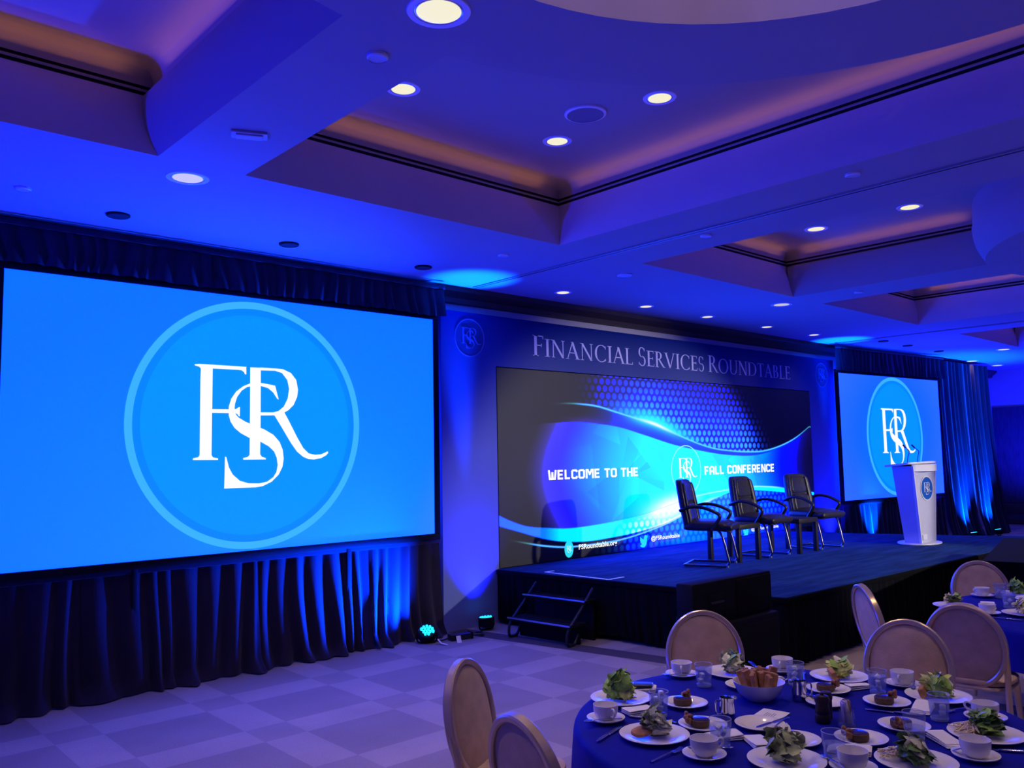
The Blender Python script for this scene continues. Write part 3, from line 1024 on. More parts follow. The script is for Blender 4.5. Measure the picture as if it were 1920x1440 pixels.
kx = (12.66 - 6.81) / W
x = 6.81
for i, ch in enumerate(txt):
    if ch != ' ':
        big_ = (i == 0 or txt[i - 1] == ' ')
        key = 'roman_' + ch
        if key not in CACHE:
            CACHE[key] = mesh(key, roman_letter(ch)[1], smooth=False)
        hgt = 0.245 if big_ else 0.213
        obj('letter', CACHE[key], PRINTW, bd, (x, -0.003, 2.995), scale=(kx * (1.14 if big_ else 1.0), 1, hgt))
    x += adv[i] * kx
for cx in (5.85, 13.71):
    v, f = prism(ell(0.21, 0.21, 48), 0, 0.002)
    r_ = obj('roundel', ([(x_, z_, y_) for x_, y_, z_ in v], f), PRINTD, bd, (cx, -0.002, 3.125), smooth=False)
    obj('roundel_line', flat_ring(0.212, 0.2, 1, 0.002, 48), PRINTL, r_, (0, -0.001, 0), smooth=False)
    monogram(r_, 0, 0, -0.003, 0.235, 0.235, PRINTL, 0.002)


def led_paint(U, Vv):
    """the picture on the LED wall, U along 0..7 m, V up 0..2.235 m; sRGB values"""
    sm = lambda a, b_, x: np.clip((x - a) / (b_ - a), 0, 1) ** 2 * (3 - 2 * np.clip((x - a) / (b_ - a), 0, 1))
    cv = lambda pts, u: np.interp(u, [p[0] for p in pts], [p[1] for p in pts])

    def smooth_curve(pts):
        P = smooth_path([(a, b_, 0) for a, b_ in pts], 8)
        return [(p.x, p.y) for p in P]
    top = smooth_curve([(0.76, 1.84), (1.1, 1.86), (1.37, 1.86), (1.68, 1.84), (2.01, 1.78), (2.38, 1.71), (2.83, 1.63), (3.28, 1.5), (3.74, 1.38), (4.15, 1.3), (4.58, 1.26), (5.04, 1.24), (5.52, 1.25), (6.03, 1.33), (6.51, 1.46), (6.95, 1.64)])
    rib = smooth_curve([(0.3, 1.52), (0.56, 1.59), (0.86, 1.62), (1.3, 1.64), (1.68, 1.62), (2.1, 1.58), (2.61, 1.48), (3.19, 1.36), (3.74, 1.28), (4.36, 1.21), (5.03, 1.18), (5.51, 1.21), (6.0, 1.30), (6.5, 1.43), (7.0, 1.64)])
    bu = smooth_curve([(-0.01, 0.58), (0.16, 0.51), (0.42, 0.43), (0.74, 0.39), (1.11, 0.36), (1.56, 0.37), (2.04, 0.4), (2.56, 0.45), (3.07, 0.53), (3.6, 0.62), (4.36, 0.68), (5.09, 0.71), (5.47, 0.70), (6.02, 0.66), (7.0, 0.55)])
    bl = smooth_curve([(-0.01, 0.46), (0.28, 0.38), (0.68, 0.27), (1.02, 0.21), (1.43, 0.18), (1.87, 0.19), (2.37, 0.22), (2.91, 0.29), (3.4, 0.40), (4.2, 0.58), (5.0, 0.66), (7.0, 0.5)])
    th_ = smooth_curve([(0.05, 0.32), (0.12, 0.3), (0.41, 0.24), (0.73, 0.18), (1.1, 0.14), (1.55, 0.135), (2.03, 0.15), (2.54, 0.21), (3.05, 0.30), (3.6, 0.44), (4.36, 0.60), (7.0, 0.5)])
    T, Rb_, Bu, Bl, Tn = (cv(c, U) for c in (top, rib, bu, bl, th_))
    img = np.zeros(U.shape + (3,))

    def blend(mask, col):
        nonlocal img
        col = np.asarray(col, float)
        img = img * (1 - mask[..., None]) + col * mask[..., None]
    # hexagonal dots
    P_, Q_ = 0.118, 0.092
    row = np.floor(Vv / Q_)
    uu = (U / P_ + 0.5 * (row % 2)) % 1.0 - 0.5
    vv = (Vv / Q_) % 1.0 - 0.5
    dot = 1 - sm(0.28, 0.40, np.hypot(uu, vv * Q_ / P_ * 1.05))
    # upper field
    up = sm(-0.01, 0.01, Vv - T)
    env = np.exp(-(((U - 3.55) / 2.0) ** 2 * 0.9 + ((Vv - 1.55) / 0.75) ** 2 * 0.5))
    env = env * sm(0.9, 2.2, U + (Vv - 1.8) * 0.4) * (1 - sm(4.6, 6.4, U + (Vv - 1.4) * 1.1))
    e2 = np.clip(env * 1.5, 0, 1)
    blend(up * np.clip(e2 * 1.15 - 0.25 - np.clip((Vv - T - 0.35) / 1.2, 0, 1), 0, 1), (0.0, 0.03, 0.85))
    bright = sm(1.5, 2.9, U) * np.clip(1.15 - (Vv - T) / 0.75, 0, 1) * np.clip(e2 * 1.5 - 0.15, 0, 1)
    blend(up * dot * np.clip(e2 * 2.2 - 0.15, 0, 1) * 0.9, np.stack([0.02 + 0.18 * bright, 0.02 + 0.74 * bright, 0.93 + 0.07 * bright], -1))
    glow = np.exp(-((Vv - T) / 0.16) ** 2) * np.exp(-((U - 2.9) / 0.75) ** 2)
    blend(up * np.clip(glow * 1.2, 0, 1), (0.0, 0.95, 1.0))
    # ribbon between the two upper curves
    bt = sm(-0.006, 0.006, T - Vv) * sm(-0.006, 0.006, Vv - Rb_)
    blend(bt * sm(1.2, 2.3, U) * (1 - sm(6.1, 6.8, U)), (0.0, 0.22, 0.88))
    blend(bt * sm(1.9, 2.5, U) * np.exp(-((Vv - T) / 0.09) ** 2) * np.exp(-((U - 2.75) / 0.7) ** 2), (0.0, 0.85, 1.0))
    blend(bt * sm(0.7, 1.6, U) * (1 - sm(1.6, 2.3, U)) * np.exp(-((Vv - Rb_) / 0.07) ** 2) * 0.8, (0.22, 0.10, 0.75))
    # main field
    mid = sm(-0.006, 0.006, Rb_ - Vv) * sm(-0.006, 0.006, Vv - Bu)
    x_ = U + 0.25 * np.sin((Vv - 0.4) * 2.6) - 0.2
    cols = np.array([(0.0, 0.0, 0.0, 0.0), (0.45, 0.05, 0.04, 0.12), (0.75, 0.20, 0.16, 0.72), (1.0, 0.12, 0.10, 0.96), (1.4, 0.0, 0.42, 1.0), (1.9, 0.0, 0.72, 1.0),
                     (2.4, 0.0, 0.95, 1.0), (2.9, 0.0, 1.0, 1.0), (4.5, 0.0, 1.0, 1.0), (5.1, 0.0, 0.80, 1.0), (5.6, 0.0, 0.48, 1.0), (6.05, 0.0, 0.06, 1.0), (6.5, 0.04, 0.03, 0.75), (6.85, 0.03, 0.02, 0.15), (7.2, 0, 0, 0.05)])
    base = np.stack([np.interp(x_, cols[:, 0], cols[:, k]) for k in (1, 2, 3)], -1)
    # faint facets
    rng = np.random.RandomState(5)
    for k in range(26):
        cx_, cy_ = rng.uniform(0.9, 6.3), rng.uniform(0.4, 1.5)
        a = rng.uniform(0, 2 * PI)
        b2 = a + rng.uniform(0.9, 2.2)
        r0 = rng.uniform(0.25, 0.7)
        d1 = (U - cx_) * np.cos(a) + (Vv - cy_) * np.sin(a)
        d2 = (U - cx_) * np.cos(b2) + (Vv - cy_) * np.sin(b2)
        d3 = -(U - cx_) * np.cos((a + b2) / 2) - (Vv - cy_) * np.sin((a + b2) / 2) + r0
        inside = (d1 > 0) & (d2 > 0) & (d3 > 0)
        wgt = 0.10 * rng.choice([-1, 1]) * np.where(inside, np.clip(1 - d1 / r0, 0, 1), 0)
        base = base * (1 + wgt[..., None] * np.array([1.0, 1.0, 0.25]))
    img = img * (1 - mid[..., None]) + np.clip(base, 0, 1) * mid[..., None]
    # white-hot streak along the lower band
    hot = np.exp(-(((U - 3.1) + (Vv - 0.5) * 0.3) / 0.55) ** 2 - ((Vv - (Bu - 0.02)) / 0.16) ** 2)
    blend(mid * np.clip(hot * 1.1, 0, 1), (1.0, 1.0, 1.0))
    # lower band
    band = sm(-0.006, 0.006, Bu - Vv) * sm(-0.006, 0.006, Vv - Bl)
    bc = np.stack([np.interp(U, [0, 0.7, 0.95, 3.4], [0.10, 0.05, 0.0, 0.0]), np.interp(U, [0, 0.7, 0.95, 2.2, 3.4], [0.42, 0.5, 0.95, 0.98, 1.0]), np.ones_like(U)], -1)
    img = img * (1 - band[..., None]) + bc * band[..., None]
    blend(band * np.clip(hot * 1.5, 0, 1), (1, 1, 1))
    bdots = band * dot * sm(1.9, 2.5, U) * (1 - sm(3.0, 3.4, U)) * sm(0.02, 0.08, Bu - Vv)
    blend(bdots * 0.9, (0.85, 1.0, 1.0))
    # below the band
    low = sm(-0.006, 0.006, Bl - Vv)
    lb = sm(1.5, 2.6, U) * (1 - sm(6.0, 6.8, U))
    blend(low * lb, np.stack([0 * U, np.interp(U, [1.5, 2.6, 3.4, 4.6, 6.0], [0.0, 0.10, 0.42, 0.35, 0.05]), np.ones_like(U) * 0.95], -1))
    dl = np.interp(U, [1.4, 2.3, 3.2, 5.0, 6.4], [0.0, 0.75, 1.0, 0.8, 0.2]) * np.clip(0.35 + Vv * 1.6, 0, 1)
    blend(low * dot * dl * 0.85, (0.12, 0.78, 1.0))
    # bright lines
    blend(np.exp(-((Vv - T) / 0.012) ** 2) * sm(0.76, 1.6, U) * (1 - 0.3 * sm(6.3, 6.9, U)), (0.35, 0.92, 1.0))
    blend(np.exp(-((Vv - T) / 0.028) ** 2) * np.exp(-((U - 2.85) / 0.35) ** 2), (1.0, 1.0, 1.0))
    blend(np.exp(-((Vv - Tn) / 0.010) ** 2) * sm(0.05, 0.7, U) * (1 - sm(3.9, 4.6, U)), (0.45, 0.95, 1.0))
    blend(np.exp(-((Vv - Bu) / 0.010) ** 2) * sm(3.2, 3.6, U) * (1 - sm(5.7, 6.2, U)), (0.7, 1.0, 1.0))
    blend(np.exp(-((Vv - (Bl + 0.004)) / 0.018) ** 2) * sm(2.3, 3.0, U) * (1 - sm(3.8, 4.4, U)), (1.0, 1.0, 1.0))
    return np.clip(img, 0, 1)


NU, NVV = 860, 276
uu = np.linspace(0, LX1 - LX0, NU + 1)
vv = np.linspace(0, LZ1 - LZ0, NVV + 1)
UU, VVV = np.meshgrid(uu, vv)
img = led_paint(UU, VVV)
lin_img = np.where(img <= 0.04045, img / 12.92, ((img + 0.055) / 1.055) ** 2.4)
hotb = np.clip((img[..., 2] - 0.6) / 0.38, 0, 1)
lin_img[..., 2] *= 1 + 16.0 * hotb ** 2       # only the fully driven blue outshines the white
pts = np.stack([UU.ravel(), np.zeros(UU.size), VVV.ravel()], -1)
ii = (np.arange(NVV)[:, None] * (NU + 1) + np.arange(NU)[None, :]).ravel()
quads = np.stack([ii, ii + 1, ii + NU + 2, ii + NU + 1], -1)
me = bpy.data.meshes.new('led_picture')
me.vertices.add(len(pts))
me.vertices.foreach_set('co', pts.astype(np.float32).ravel())
me.loops.add(quads.size)
me.loops.foreach_set('vertex_index', quads.astype(np.int32).ravel())
me.polygons.add(len(quads))
me.polygons.foreach_set('loop_start', (np.arange(len(quads)) * 4).astype(np.int32))
me.update(calc_edges=True)
at_ = me.color_attributes.new('picture', 'FLOAT_COLOR', 'POINT')
at_.data.foreach_set('color', np.concatenate([lin_img.reshape(-1, 3), np.ones((UU.size, 1))], 1).astype(np.float32).ravel())
LEDM = bpy.data.materials.new('led wall picture')
LEDM.use_nodes = True
b = LEDM.node_tree.nodes['Principled BSDF']
b.inputs['Base Color'].default_value = (0.030, 0.028, 0.030, 1)
b.inputs['Roughness'].default_value = 0.55
an = LEDM.node_tree.nodes.new('ShaderNodeAttribute')
an.attribute_name = 'picture'
LEDM.node_tree.links.new(an.outputs['Color'], b.inputs['Emission Color'])
b.inputs['Emission Strength'].default_value = 1.0
led = thing('led_wall', 'wide LED video wall reading WELCOME TO THE FALL CONFERENCE', 'led wall', (LX0, 7.10, LZ0))
LW, LH = LX1 - LX0, LZ1 - LZ0
obj('led_cabinet', box(-0.006, LW + 0.006, 0.004, 0.12, 0, LH + 0.006), BLACKM, led, smooth=False)
obj('video_picture', me, LEDM, led)
LEDW = emis('led white lettering', s8(250, 253, 245), 1.1)
block_text('WELCOME TO THE', 0.775, 2.445, 0.945, 1.06, -0.003, LEDW, led)
block_text('FALL CONFERENCE', 3.92, 5.80, 0.92, 1.045, -0.003, LEDW, led)
obj('emblem_ring', flat_ring(0.345, 0.332, 1, 0.002, 72), emis('led ring', s8(150, 245, 250)), led, (3.49, -0.003, 1.0), smooth=False)
monogram(led, 3.49, 1.0, -0.003, 0.36, 0.36, LEDW, 0.002)
CY = emis('led cyan', s8(40, 225, 245))
v, f = prism(ell(0.075, 0.10, 32), 0, 0.002)
bdg = obj('site_badge', ([(x_, z_, y_) for x_, y_, z_ in v], f), CY, led, (1.10, -0.003, 0.115), smooth=False)
monogram(bdg, 0, 0, -0.002, 0.085, 0.085, emis('led badge letters', s8(200, 250, 255)), 0.0015)
wall_text('lettering', 'FSRoundtable.org', 1.27, 1.975, 0.075, 0.155, -0.003, LEDW, led, 0.02)
wall_text('lettering', '@FSRoundtable', 2.66, 3.28, 0.075, 0.15, -0.003, LEDW, led, 0.02)
wall_text('lettering', '@FSRoundtable', 5.06, 5.84, 0.035, 0.10, -0.003, LEDW, led, 0.02)
BIRD = [(-0.5, 0.30), (-0.44, 0.12), (-0.50, 0.10), (-0.40, -0.06), (-0.45, -0.07), (-0.28, -0.18), (-0.33, -0.24), (-0.52, -0.28), (-0.30, -0.40), (0.0, -0.42), (0.25, -0.28), (0.38, -0.05), (0.40, 0.14), (0.52, 0.28), (0.41, 0.27), (0.48, 0.38), (0.34, 0.33), (0.20, 0.38), (0.06, 0.31), (0.0, 0.18), (0.02, 0.10), (-0.2, 0.14), (-0.36, 0.22)]
for bx_, bz_ in ((2.51, 0.10), (4.92, 0.05)):
    obj('bird_mark', plate2([ccw([(a * 0.16, c * 0.2) for a, c in BIRD])], 0.002), CY, led, (bx_, -0.003, bz_), smooth=False)

# ------------------------------------------------------------------ stage
STP = [(6.19, 7.09), (6.56, 3.81), (13.35, 3.64), (12.35, 6.0), (12.1, 7.09)]
stage = thing('stage_platform', 'low stage platform with blue-grey carpet and black skirt', 'stage', (0, 0, 0))
obj('stage_deck', prism(ccw(STP), 0.50, 0.58), STAGEC, stage, smooth=False)
for (a, b_), s_ in zip(((STP[0], STP[1]), (STP[1], STP[2]), (STP[2], STP[3])), (41, 42, 43)):
    d = Vector(b_) - Vector(a)
    obj('skirt', drape(0, d.length, 0.015, 0.565, seed=s_, fold=0.11, at=0.012, ab=0.05, nz=10, rag=0.05), SKIRT, stage, (a[0], a[1], 0), math.atan2(d.y, d.x), sharp=70)
    obj('skirt_band', bbox(0, d.length, -0.018, 0.0, 0.53, 0.575, 0.003), SKIRT, stage, (a[0], a[1], 0), math.atan2(d.y, d.x), sharp=30)
# pale safety tape at the stair head
ed = (Vector(STP[1]) - Vector(STP[0])).normalized()
tp = thing('safety_tape', 'strip of white safety tape on the stage edge above the steps', 'tape', (6.36, 6.51, 0.581), math.atan2(-0.87, 0.02))
obj('tape_strip', box(0, 0.87, -0.018, 0.018, 0, 0.002), WHITE, tp, smooth=False)
obj('tape_strip', box(-0.018, 0.018, 0, 0.13, 0, 0.002), WHITE, tp, smooth=False)
obj('tape_strip', box(0.86, 0.885, 0, 0.24, 0, 0.0015), WHITE, tp, smooth=False)

# steps
st = thing('stage_steps', 'black portable steps with pale tread edges at the stage end', 'steps', (5.765, 6.46, 0), math.atan2(-0.78, 0.075))
# local x along the treads, local y towards the stage
for k, (yy, zz) in enumerate(((0.0, 0.20), (0.24, 0.40))):
    t_ = obj('tread', bbox(0, 0.80, yy, yy + (0.27, 0.2)[k], zz - 0.03, zz, 0.006), BLACKM, st, sharp=30)
    obj('tread_edge', bbox(0.0, 0.80, yy - 0.010, yy + 0.006, zz - 0.012, zz + 0.003, 0.003), ALU, t_, sharp=30)
    obj('tread_support', bbox(0.02, 0.78, yy + 0.16, yy + 0.19, 0.0, zz - 0.03, 0.004), BLACKM, st, sharp=30)
for x_ in (0.03, 0.77):
    obj('side_rail', tube([(x_, 0.02, 0.16), (x_, 0.26, 0.36), (x_, 0.42, 0.50)], 0.016, 8), BLACKP, st)
    obj('leg', tube(smooth_path([(x_, 0.02, 0.17), (x_, -0.01, 0.10), (x_, 0.0, 0.02), (x_, 0.10, 0.016), (x_, 0.16, 0.10)], 5), 0.014, 8), BLACKP, st)

# draped table beyond the stage end
dt = [(8.35, 2.88), (10.65, 3.42), (10.85, 2.55), (8.55, 2.02)]
t = thing('draped_table', 'black-draped table in front of the stage by the far round table', 'table', (0, 0, 0))
obj('table_top', prism(ccw(dt), 0.745, 0.79), SKIRT, t, smooth=False)
for i, s_ in enumerate((51, 52, 53, 54)):
    a, b_ = Vector(dt[i]), Vector(dt[(i + 1) % 4])
    d = b_ - a
    obj('cloth_side', drape(0, d.length, 0.015, 0.785, seed=s_, fold=0.22, at=0.008, ab=0.05, nz=10), SKIRT, t, (*a, 0), math.atan2(d.y, d.x) , sharp=70)

# ------------------------------------------------------------------ loudspeakers by the stage corner
sp_ = thing('loudspeaker', 'long black loudspeaker cabinet stacked by the stage corner', 'loudspeaker', (5.12, 3.72, 0.545))
obj('cabinet', bbox(0, 1.06, 0, 0.15, 0, 0.31, 0.012), BLACKM, sp_, sharp=30)
obj('grille', bbox(0.56, 1.04, -0.012, 0.01, 0.02, 0.29, 0.006), GRILLE, sp_, sharp=30)
hd = obj('handle_recess', bbox(0.19, 0.38, -0.006, 0.004, 0.09, 0.22, 0.004), BLACKM, sp_, sharp=30)
obj('handle_bar', tube([(0.20, -0.010, 0.155), (0.37, -0.010, 0.155)], 0.010, 8), BLACKP, hd)
sb = thing('subwoofer', 'black subwoofer with caster under the long loudspeaker', 'loudspeaker', (5.42, 3.66, 0))
obj('cabinet', bbox(0, 0.76, 0, 0.45, 0.03, 0.543, 0.012), BLACKM, sb, sharp=30)
obj('grille', bbox(0.04, 0.72, -0.012, 0.01, 0.07, 0.50, 0.006), GRILLE, sb, sharp=30)
obj('caster', mv(lathe([(0.012, -0.02), (0.045, -0.018), (0.05, 0), (0.045, 0.018), (0.012, 0.02)], 24), -0.022, 0.36, 0.42, ry=PI / 2), BLACKP, sb)
for x_, y_ in ((0.08, 0.08), (0.68, 0.08), (0.08, 0.37), (0.68, 0.37)):
    obj('foot', mv(cyl(0.025, 0, 0.035, 12), x_, y_), BLACKP, sb)


# ------------------------------------------------------------------ leather stage chairs, side tables, lectern
def stage_chair(label, x, y, rz):
    t = thing('leather_armchair', label, 'chair', (x, y, 0.586), rz, 'leather chairs on the stage')
    # faces local -Y
    sled = smooth_path([(-0.22, -0.13, 0.41), (-0.22, -0.19, 0.33), (-0.22, -0.245, 0.10), (-0.22, -0.25, 0.045), (-0.22, -0.21, 0.013), (-0.22, -0.1, 0.013), (-0.22, 0.19, 0.013), (-0.22, 0.225, 0.013), (-0.19, 0.235, 0.013)], 5)
    rear = [Vector((-p.x, p.y, p.z)) for p in reversed(sled)]
    obj('sled_frame', cm('chair_sled', lambda: tube(sled + rear, 0.0135, 10)), TUBE, t)
    for s_ in (-1, 1):
        obj('glide', cm('chair_glide', lambda: cyl(0.016, 0, 0.03, 12)), ALU, t, (0.22 * s_, -0.235, 0))
    obj('seat', cm('chair_seat', lambda: superq(0.255, 0.265, 0.055, 0.45, 0.3, 16, 40, lambda a, b_, c: (a, b_ - 0.02, c + 0.435 - 0.9 * max(0, -b_ - 0.12) ** 2 * 1.6 + 0.012 * math.cos(a * 9)))), LEATHER, t)
    obj('seat_roll', cm('chair_roll', lambda: superq(0.25, 0.07, 0.045, 0.7, 0.25, 12, 36, lambda a, b_, c: (a, b_ - 0.235, c + 0.425))), LEATHER, t)

    def lean(a, b_, c):
        zz = c + 0.66
        return (a * (1 - 0.16 * max(0, (zz - 0.6) / 0.33) ** 2), b_ + 0.215 + (zz - 0.42) * 0.17 - 0.10 * (a / 0.25) ** 2 * 0.35, zz)
    back = obj('backrest', cm('chair_back', lambda: superq(0.245, 0.042, 0.275, 0.25, 0.4, 26, 40, lean)), LEATHER, t)
    obj('head_pad', cm('chair_head', lambda: superq(0.155, 0.03, 0.105, 0.3, 0.3, 16, 32, lambda a, b_, c: lean(a, b_ - 0.036, c + 0.135))), LEATHER, back)
    obj('lumbar_pad', cm('chair_lumbar', lambda: superq(0.165, 0.035, 0.105, 0.35, 0.3, 16, 32, lambda a, b_, c: lean(a, b_ - 0.036 + 0.006 * math.sin(a * 60), c - 0.09))), LEATHER, back)
    for s_ in (-1, 1):
        obj('side_bolster', cm('chair_bol%d' % s_, lambda: superq(0.035, 0.03, 0.24, 0.3, 0.6, 16, 20, lambda a, b_, c: lean(a + s_ * 0.195, b_ - 0.034, c))), LEATHER, back)
        arm = smooth_path([(0.262 * s_, 0.25, 0.60), (0.275 * s_, 0.12, 0.645), (0.285 * s_, -0.02, 0.635), (0.285 * s_, -0.15, 0.585), (0.283 * s_, -0.185, 0.55), (0.278 * s_, -0.165, 0.50), (0.268 * s_, -0.09, 0.40)], 6)
        obj('armrest', cm('chair_arm%d' % s_, lambda: tube(arm, 0.022, 10, flat=(1.25, 0.85))), BLACKP, t)
    return t


def base_to(cx, cy):
    return cx, cy


stage_chair('black leather armchair on the stage nearest the steps', 7.94, 5.52, rad(22))
stage_chair('black leather armchair on the stage between the two side tables', 9.08, 5.57, rad(2))
stage_chair('black leather armchair on the stage nearest the lectern', 10.24, 5.50, rad(-6))


def side_table(label, x, y):
    t = thing('side_table', label, 'side table', (x, y, 0.581), 0, 'dark side tables on the stage')
    obj('table_top', cm('st_top', lambda: bbox(-0.225, 0.225, -0.215, 0.215, 0.36, 0.415, 0.004)), WOODB, t, sharp=30)
    for a in (-1, 1):
        for b_ in (-1, 1):
            obj('leg', cm('st_leg', lambda: bbox(-0.025, 0.025, -0.025, 0.025, 0, 0.362, 0.003)), WOODB, t, (a * 0.199, b_ * 0.189, 0), sharp=30)


side_table('square dark wooden side table between the first two leather chairs', 8.53, 5.59)
side_table('square dark wooden side table next to the lectern-side leather chair', 9.68, 5.49)

LECW = mat('satin white lectern panel', (0.62, 0.62, 0.72), 0.4, var=0.03)
LECS = mat('lilac lectern side', (0.5, 0.5, 0.72), 0.45, var=0.03)
lc = thing('lectern', 'white tapered lectern with round FSR emblem and two microphones', 'lectern', (11.48, 4.70, 0.581))
wb, wt, zt = 0.215, 0.37, 1.045


def taper(y0, y1, w0, w1, z0, z1, yb=0.0):
    return ([(-w0, y0, z0), (w0, y0, z0), (w0, y1 - yb, z0), (-w0, y1 - yb, z0), (-w1, y0, z1), (w1, y0, z1), (w1, y1, z1), (-w1, y1, z1)],
            [(0, 3, 2, 1), (4, 5, 6, 7), (0, 1, 5, 4), (1, 2, 6, 5), (2, 3, 7, 6), (3, 0, 4, 7)])


obj('base_plate', xf(lathe([(0.33, 0), (0.34, 0.006), (0.335, 0.02), (0.0, 0.022)], 48), Matrix.Diagonal((1.0, 0.75, 1, 1))), LECW, lc)
obj('body', taper(-0.09, 0.15, wb, wt, 0.02, zt - 0.03, 0.05), LECS, lc, smooth=False)
fp = obj('front_panel', taper(-0.115, -0.092, wb + 0.01, wt - 0.02, 0.022, zt - 0.05), LECW, lc, smooth=False)
for s_ in (-1, 1):
    obj('edge_strip', ([(s_ * (wb + dx0), yy_, 0.02) for dx0 in (-0.012, 0.014) for yy_ in (-0.122, -0.09)] + [(s_ * (wt + dx0 - 0.02), yy_, zt - 0.03) for dx0 in (-0.012, 0.014) for yy_ in (-0.122, -0.09)],
                       [(0, 1, 3, 2), (4, 6, 7, 5), (0, 4, 5, 1), (2, 3, 7, 6), (0, 2, 6, 4), (1, 5, 7, 3)]), WHITE, lc, smooth=False)
v, f = prism([(0.42, -0.06), (0.42, 0.22), (-0.42, 0.22), (-0.42, -0.06)] + [(0.42 * math.cos(PI + PI * i / 24), -0.06 + 0.13 * math.sin(PI + PI * i / 24)) for i in range(1, 24)], 0, 0.025)
obj('reading_top', ([(x_, y_, z_ + zt - 0.01 - (y_ + 0.06) * 0.10) for x_, y_, z_ in v], f), WHITE, lc, smooth=False)
v, f = prism([(0.36 * math.cos(PI * i / 24), -0.10 * math.sin(PI * i / 24)) for i in range(25)], 0, 0.09)
obj('front_lip', ([(x_ + 0.03, y_ - 0.09, z_ + zt - 0.10) for x_, y_, z_ in v], f), WHITE, lc, sharp=30)
v, f = prism(ell(0.185, 0.15, 48), 0, 0.004)
em_ = obj('emblem', ([(x_, z_, y_) for x_, y_, z_ in v], f), mat('emblem blue', s8(30, 95, 190), 0.4, var=0.03), lc, (0.03, -0.121, 0.72), smooth=False)
obj('emblem_ring', flat_ring(0.162, 0.146, 1.25, 0.004, 48), WHITE, em_, (0, -0.002, 0), smooth=False)
monogram(em_, 0, 0, -0.004, 0.20, 0.165, WHITE, 0.003)
obj('cable_plate', bbox(-0.19, -0.06, -0.128, -0.116, 0.06, 0.13, 0.003), WHITE, lc, sharp=30)
for x_, dx in ((-0.10, -0.12), (0.22, -0.16)):
    g = obj('microphone', tube(smooth_path([(x_, 0.06, zt), (x_ + dx * 0.1, 0.04, zt + 0.09), (x_ + dx * 0.5, 0.0, zt + 0.16), (x_ + dx, 0.02, zt + 0.21)], 6), 0.006, 8), BLACKP, lc)
    obj('microphone_head', tube([(x_ + dx, 0.02, zt + 0.21), (x_ + dx * 1.35, 0.03, zt + 0.245)], 0.011, 10), BLACKP, g)


# ------------------------------------------------------------------ ceiling fittings
def downlight(x, y, z, label, lit=True, r=0.095, group=None, power=14):
    t = thing('downlight', label, 'downlight', (x, y, z), 0, group)
    obj('trim_ring', cm('dl_trim%.2f' % r, lambda: lathe([(r * 0.86, 0.0), (r * 0.9, -0.006), (r * 1.12, -0.006), (r * 1.15, 0.0)], 40, False, False)), WHITE, t)
    obj('reflector', cm('dl_refl%.2f' % r, lambda: lathe([(r * 0.88, -0.002), (r * 0.86, -0.004), (r * 0.80, -0.0045)], 40, False, False)), REFL, t)
    obj('lens', cm('dl_lens%.2f' % r, lambda: lathe([(0.0, -0.0052), (r * 0.5, -0.005), (r * 0.84, -0.004)], 40, False, False)), LAMPON if lit else LAMPDIM, t)
    if power > 0:
        s_ = spot('downlight_lamp', (x, y, z - 0.03), (x, y, 0), power, WARM, 100, 0.8, 0.06)
    return t


G1 = 'lit downlights in the coffers'
for (x, y, w_) in ((3.12, 4.44, 'partly hidden by the beam edge'), (4.57, 4.44, 'nearest the coffer corner'), (4.55, 3.43, 'between the speaker grille and the round drum')):
    downlight(x, y, ZT, 'bright downlight in the near coffer ' + w_, True, 0.10, 'downlights of the near coffer', 80)
for (x, y, w_) in ((8.62, 4.44, 'nearest the coffer corner'), (8.60, 3.42, 'nearest the curved drum')):
    downlight(x, y, ZT, 'bright downlight in the coffer over the stage ' + w_, True, 0.11, 'downlights of the stage coffer', 45)
downlight(2.09, 2.71, ZS, 'large bright downlight in the beam between two coffers beside the round drum', True, 0.12, None, 40)
downlight(2.09, 5.45, ZS, 'dim downlight in the soffit by the coffer corner near the emblem screen', False, 0.118, None, 8)
for x, w_ in ((6.9, 'the first letters of FINANCIAL'), (8.41, 'the last letters of FINANCIAL'), (9.75, 'the word SERVICES'), (11.28, 'the middle of ROUNDTABLE'), (12.7, 'the last letters of ROUNDTABLE')):
    downlight(x, 6.67, ZS, 'bright downlight in the wall-side row above ' + w_, True, 0.09, 'downlights along the backdrop', 4)
downlight(9.73, 5.53, ZS, 'dim downlight in the soffit between the two coffers over the stage', False, 0.12, None, 4)
downlight(17.71, 5.47, ZS, 'bright downlight in the soffit over the far right screen drape', True, 0.12, None, 10)
for x, w_ in ((19.45, 'just above the tall drape'), (20.99, 'between the tall drape and the end wall')):
    downlight(x, 6.64, ZS, 'bright downlight ' + w_, True, 0.12, 'downlights by the end wall', 10)
# coffers out of the frame, lit like the others
for (x, y) in ((3.12, -1.6), (4.57, -1.6), (7.2, -1.6), (8.62, -1.6), (0.6, -1.6), (0.6, 3.43), (11.5, 3.43), (11.5, -1.6), (16.0, 3.4), (16.0, -1.6), (4.57, 0.9), (7.2, 0.9)):
    spot('downlight_lamp', (x, y, ZT - 0.03), (x, y, 0), 80, WARM, 100, 0.8, 0.06)


def disc_fit(name, label, cat, x, y, z, r, m, group=None):
    t = thing(name, label, cat, (x, y, z), 0, group)
    obj('rim', cm('fit_rim%.2f' % r, lambda: lathe([(r, 0.0), (r * 1.0, -0.012), (r * 0.88, -0.018)], 32, False, False)), WHITE if m is not TRIMDARK else BLACKM, t)
    obj('face', cm('fit_face%.2f' % r, lambda: lathe([(0, -0.014), (r * 0.6, -0.015), (r * 0.9, -0.016)], 32, False, False)), m, t)


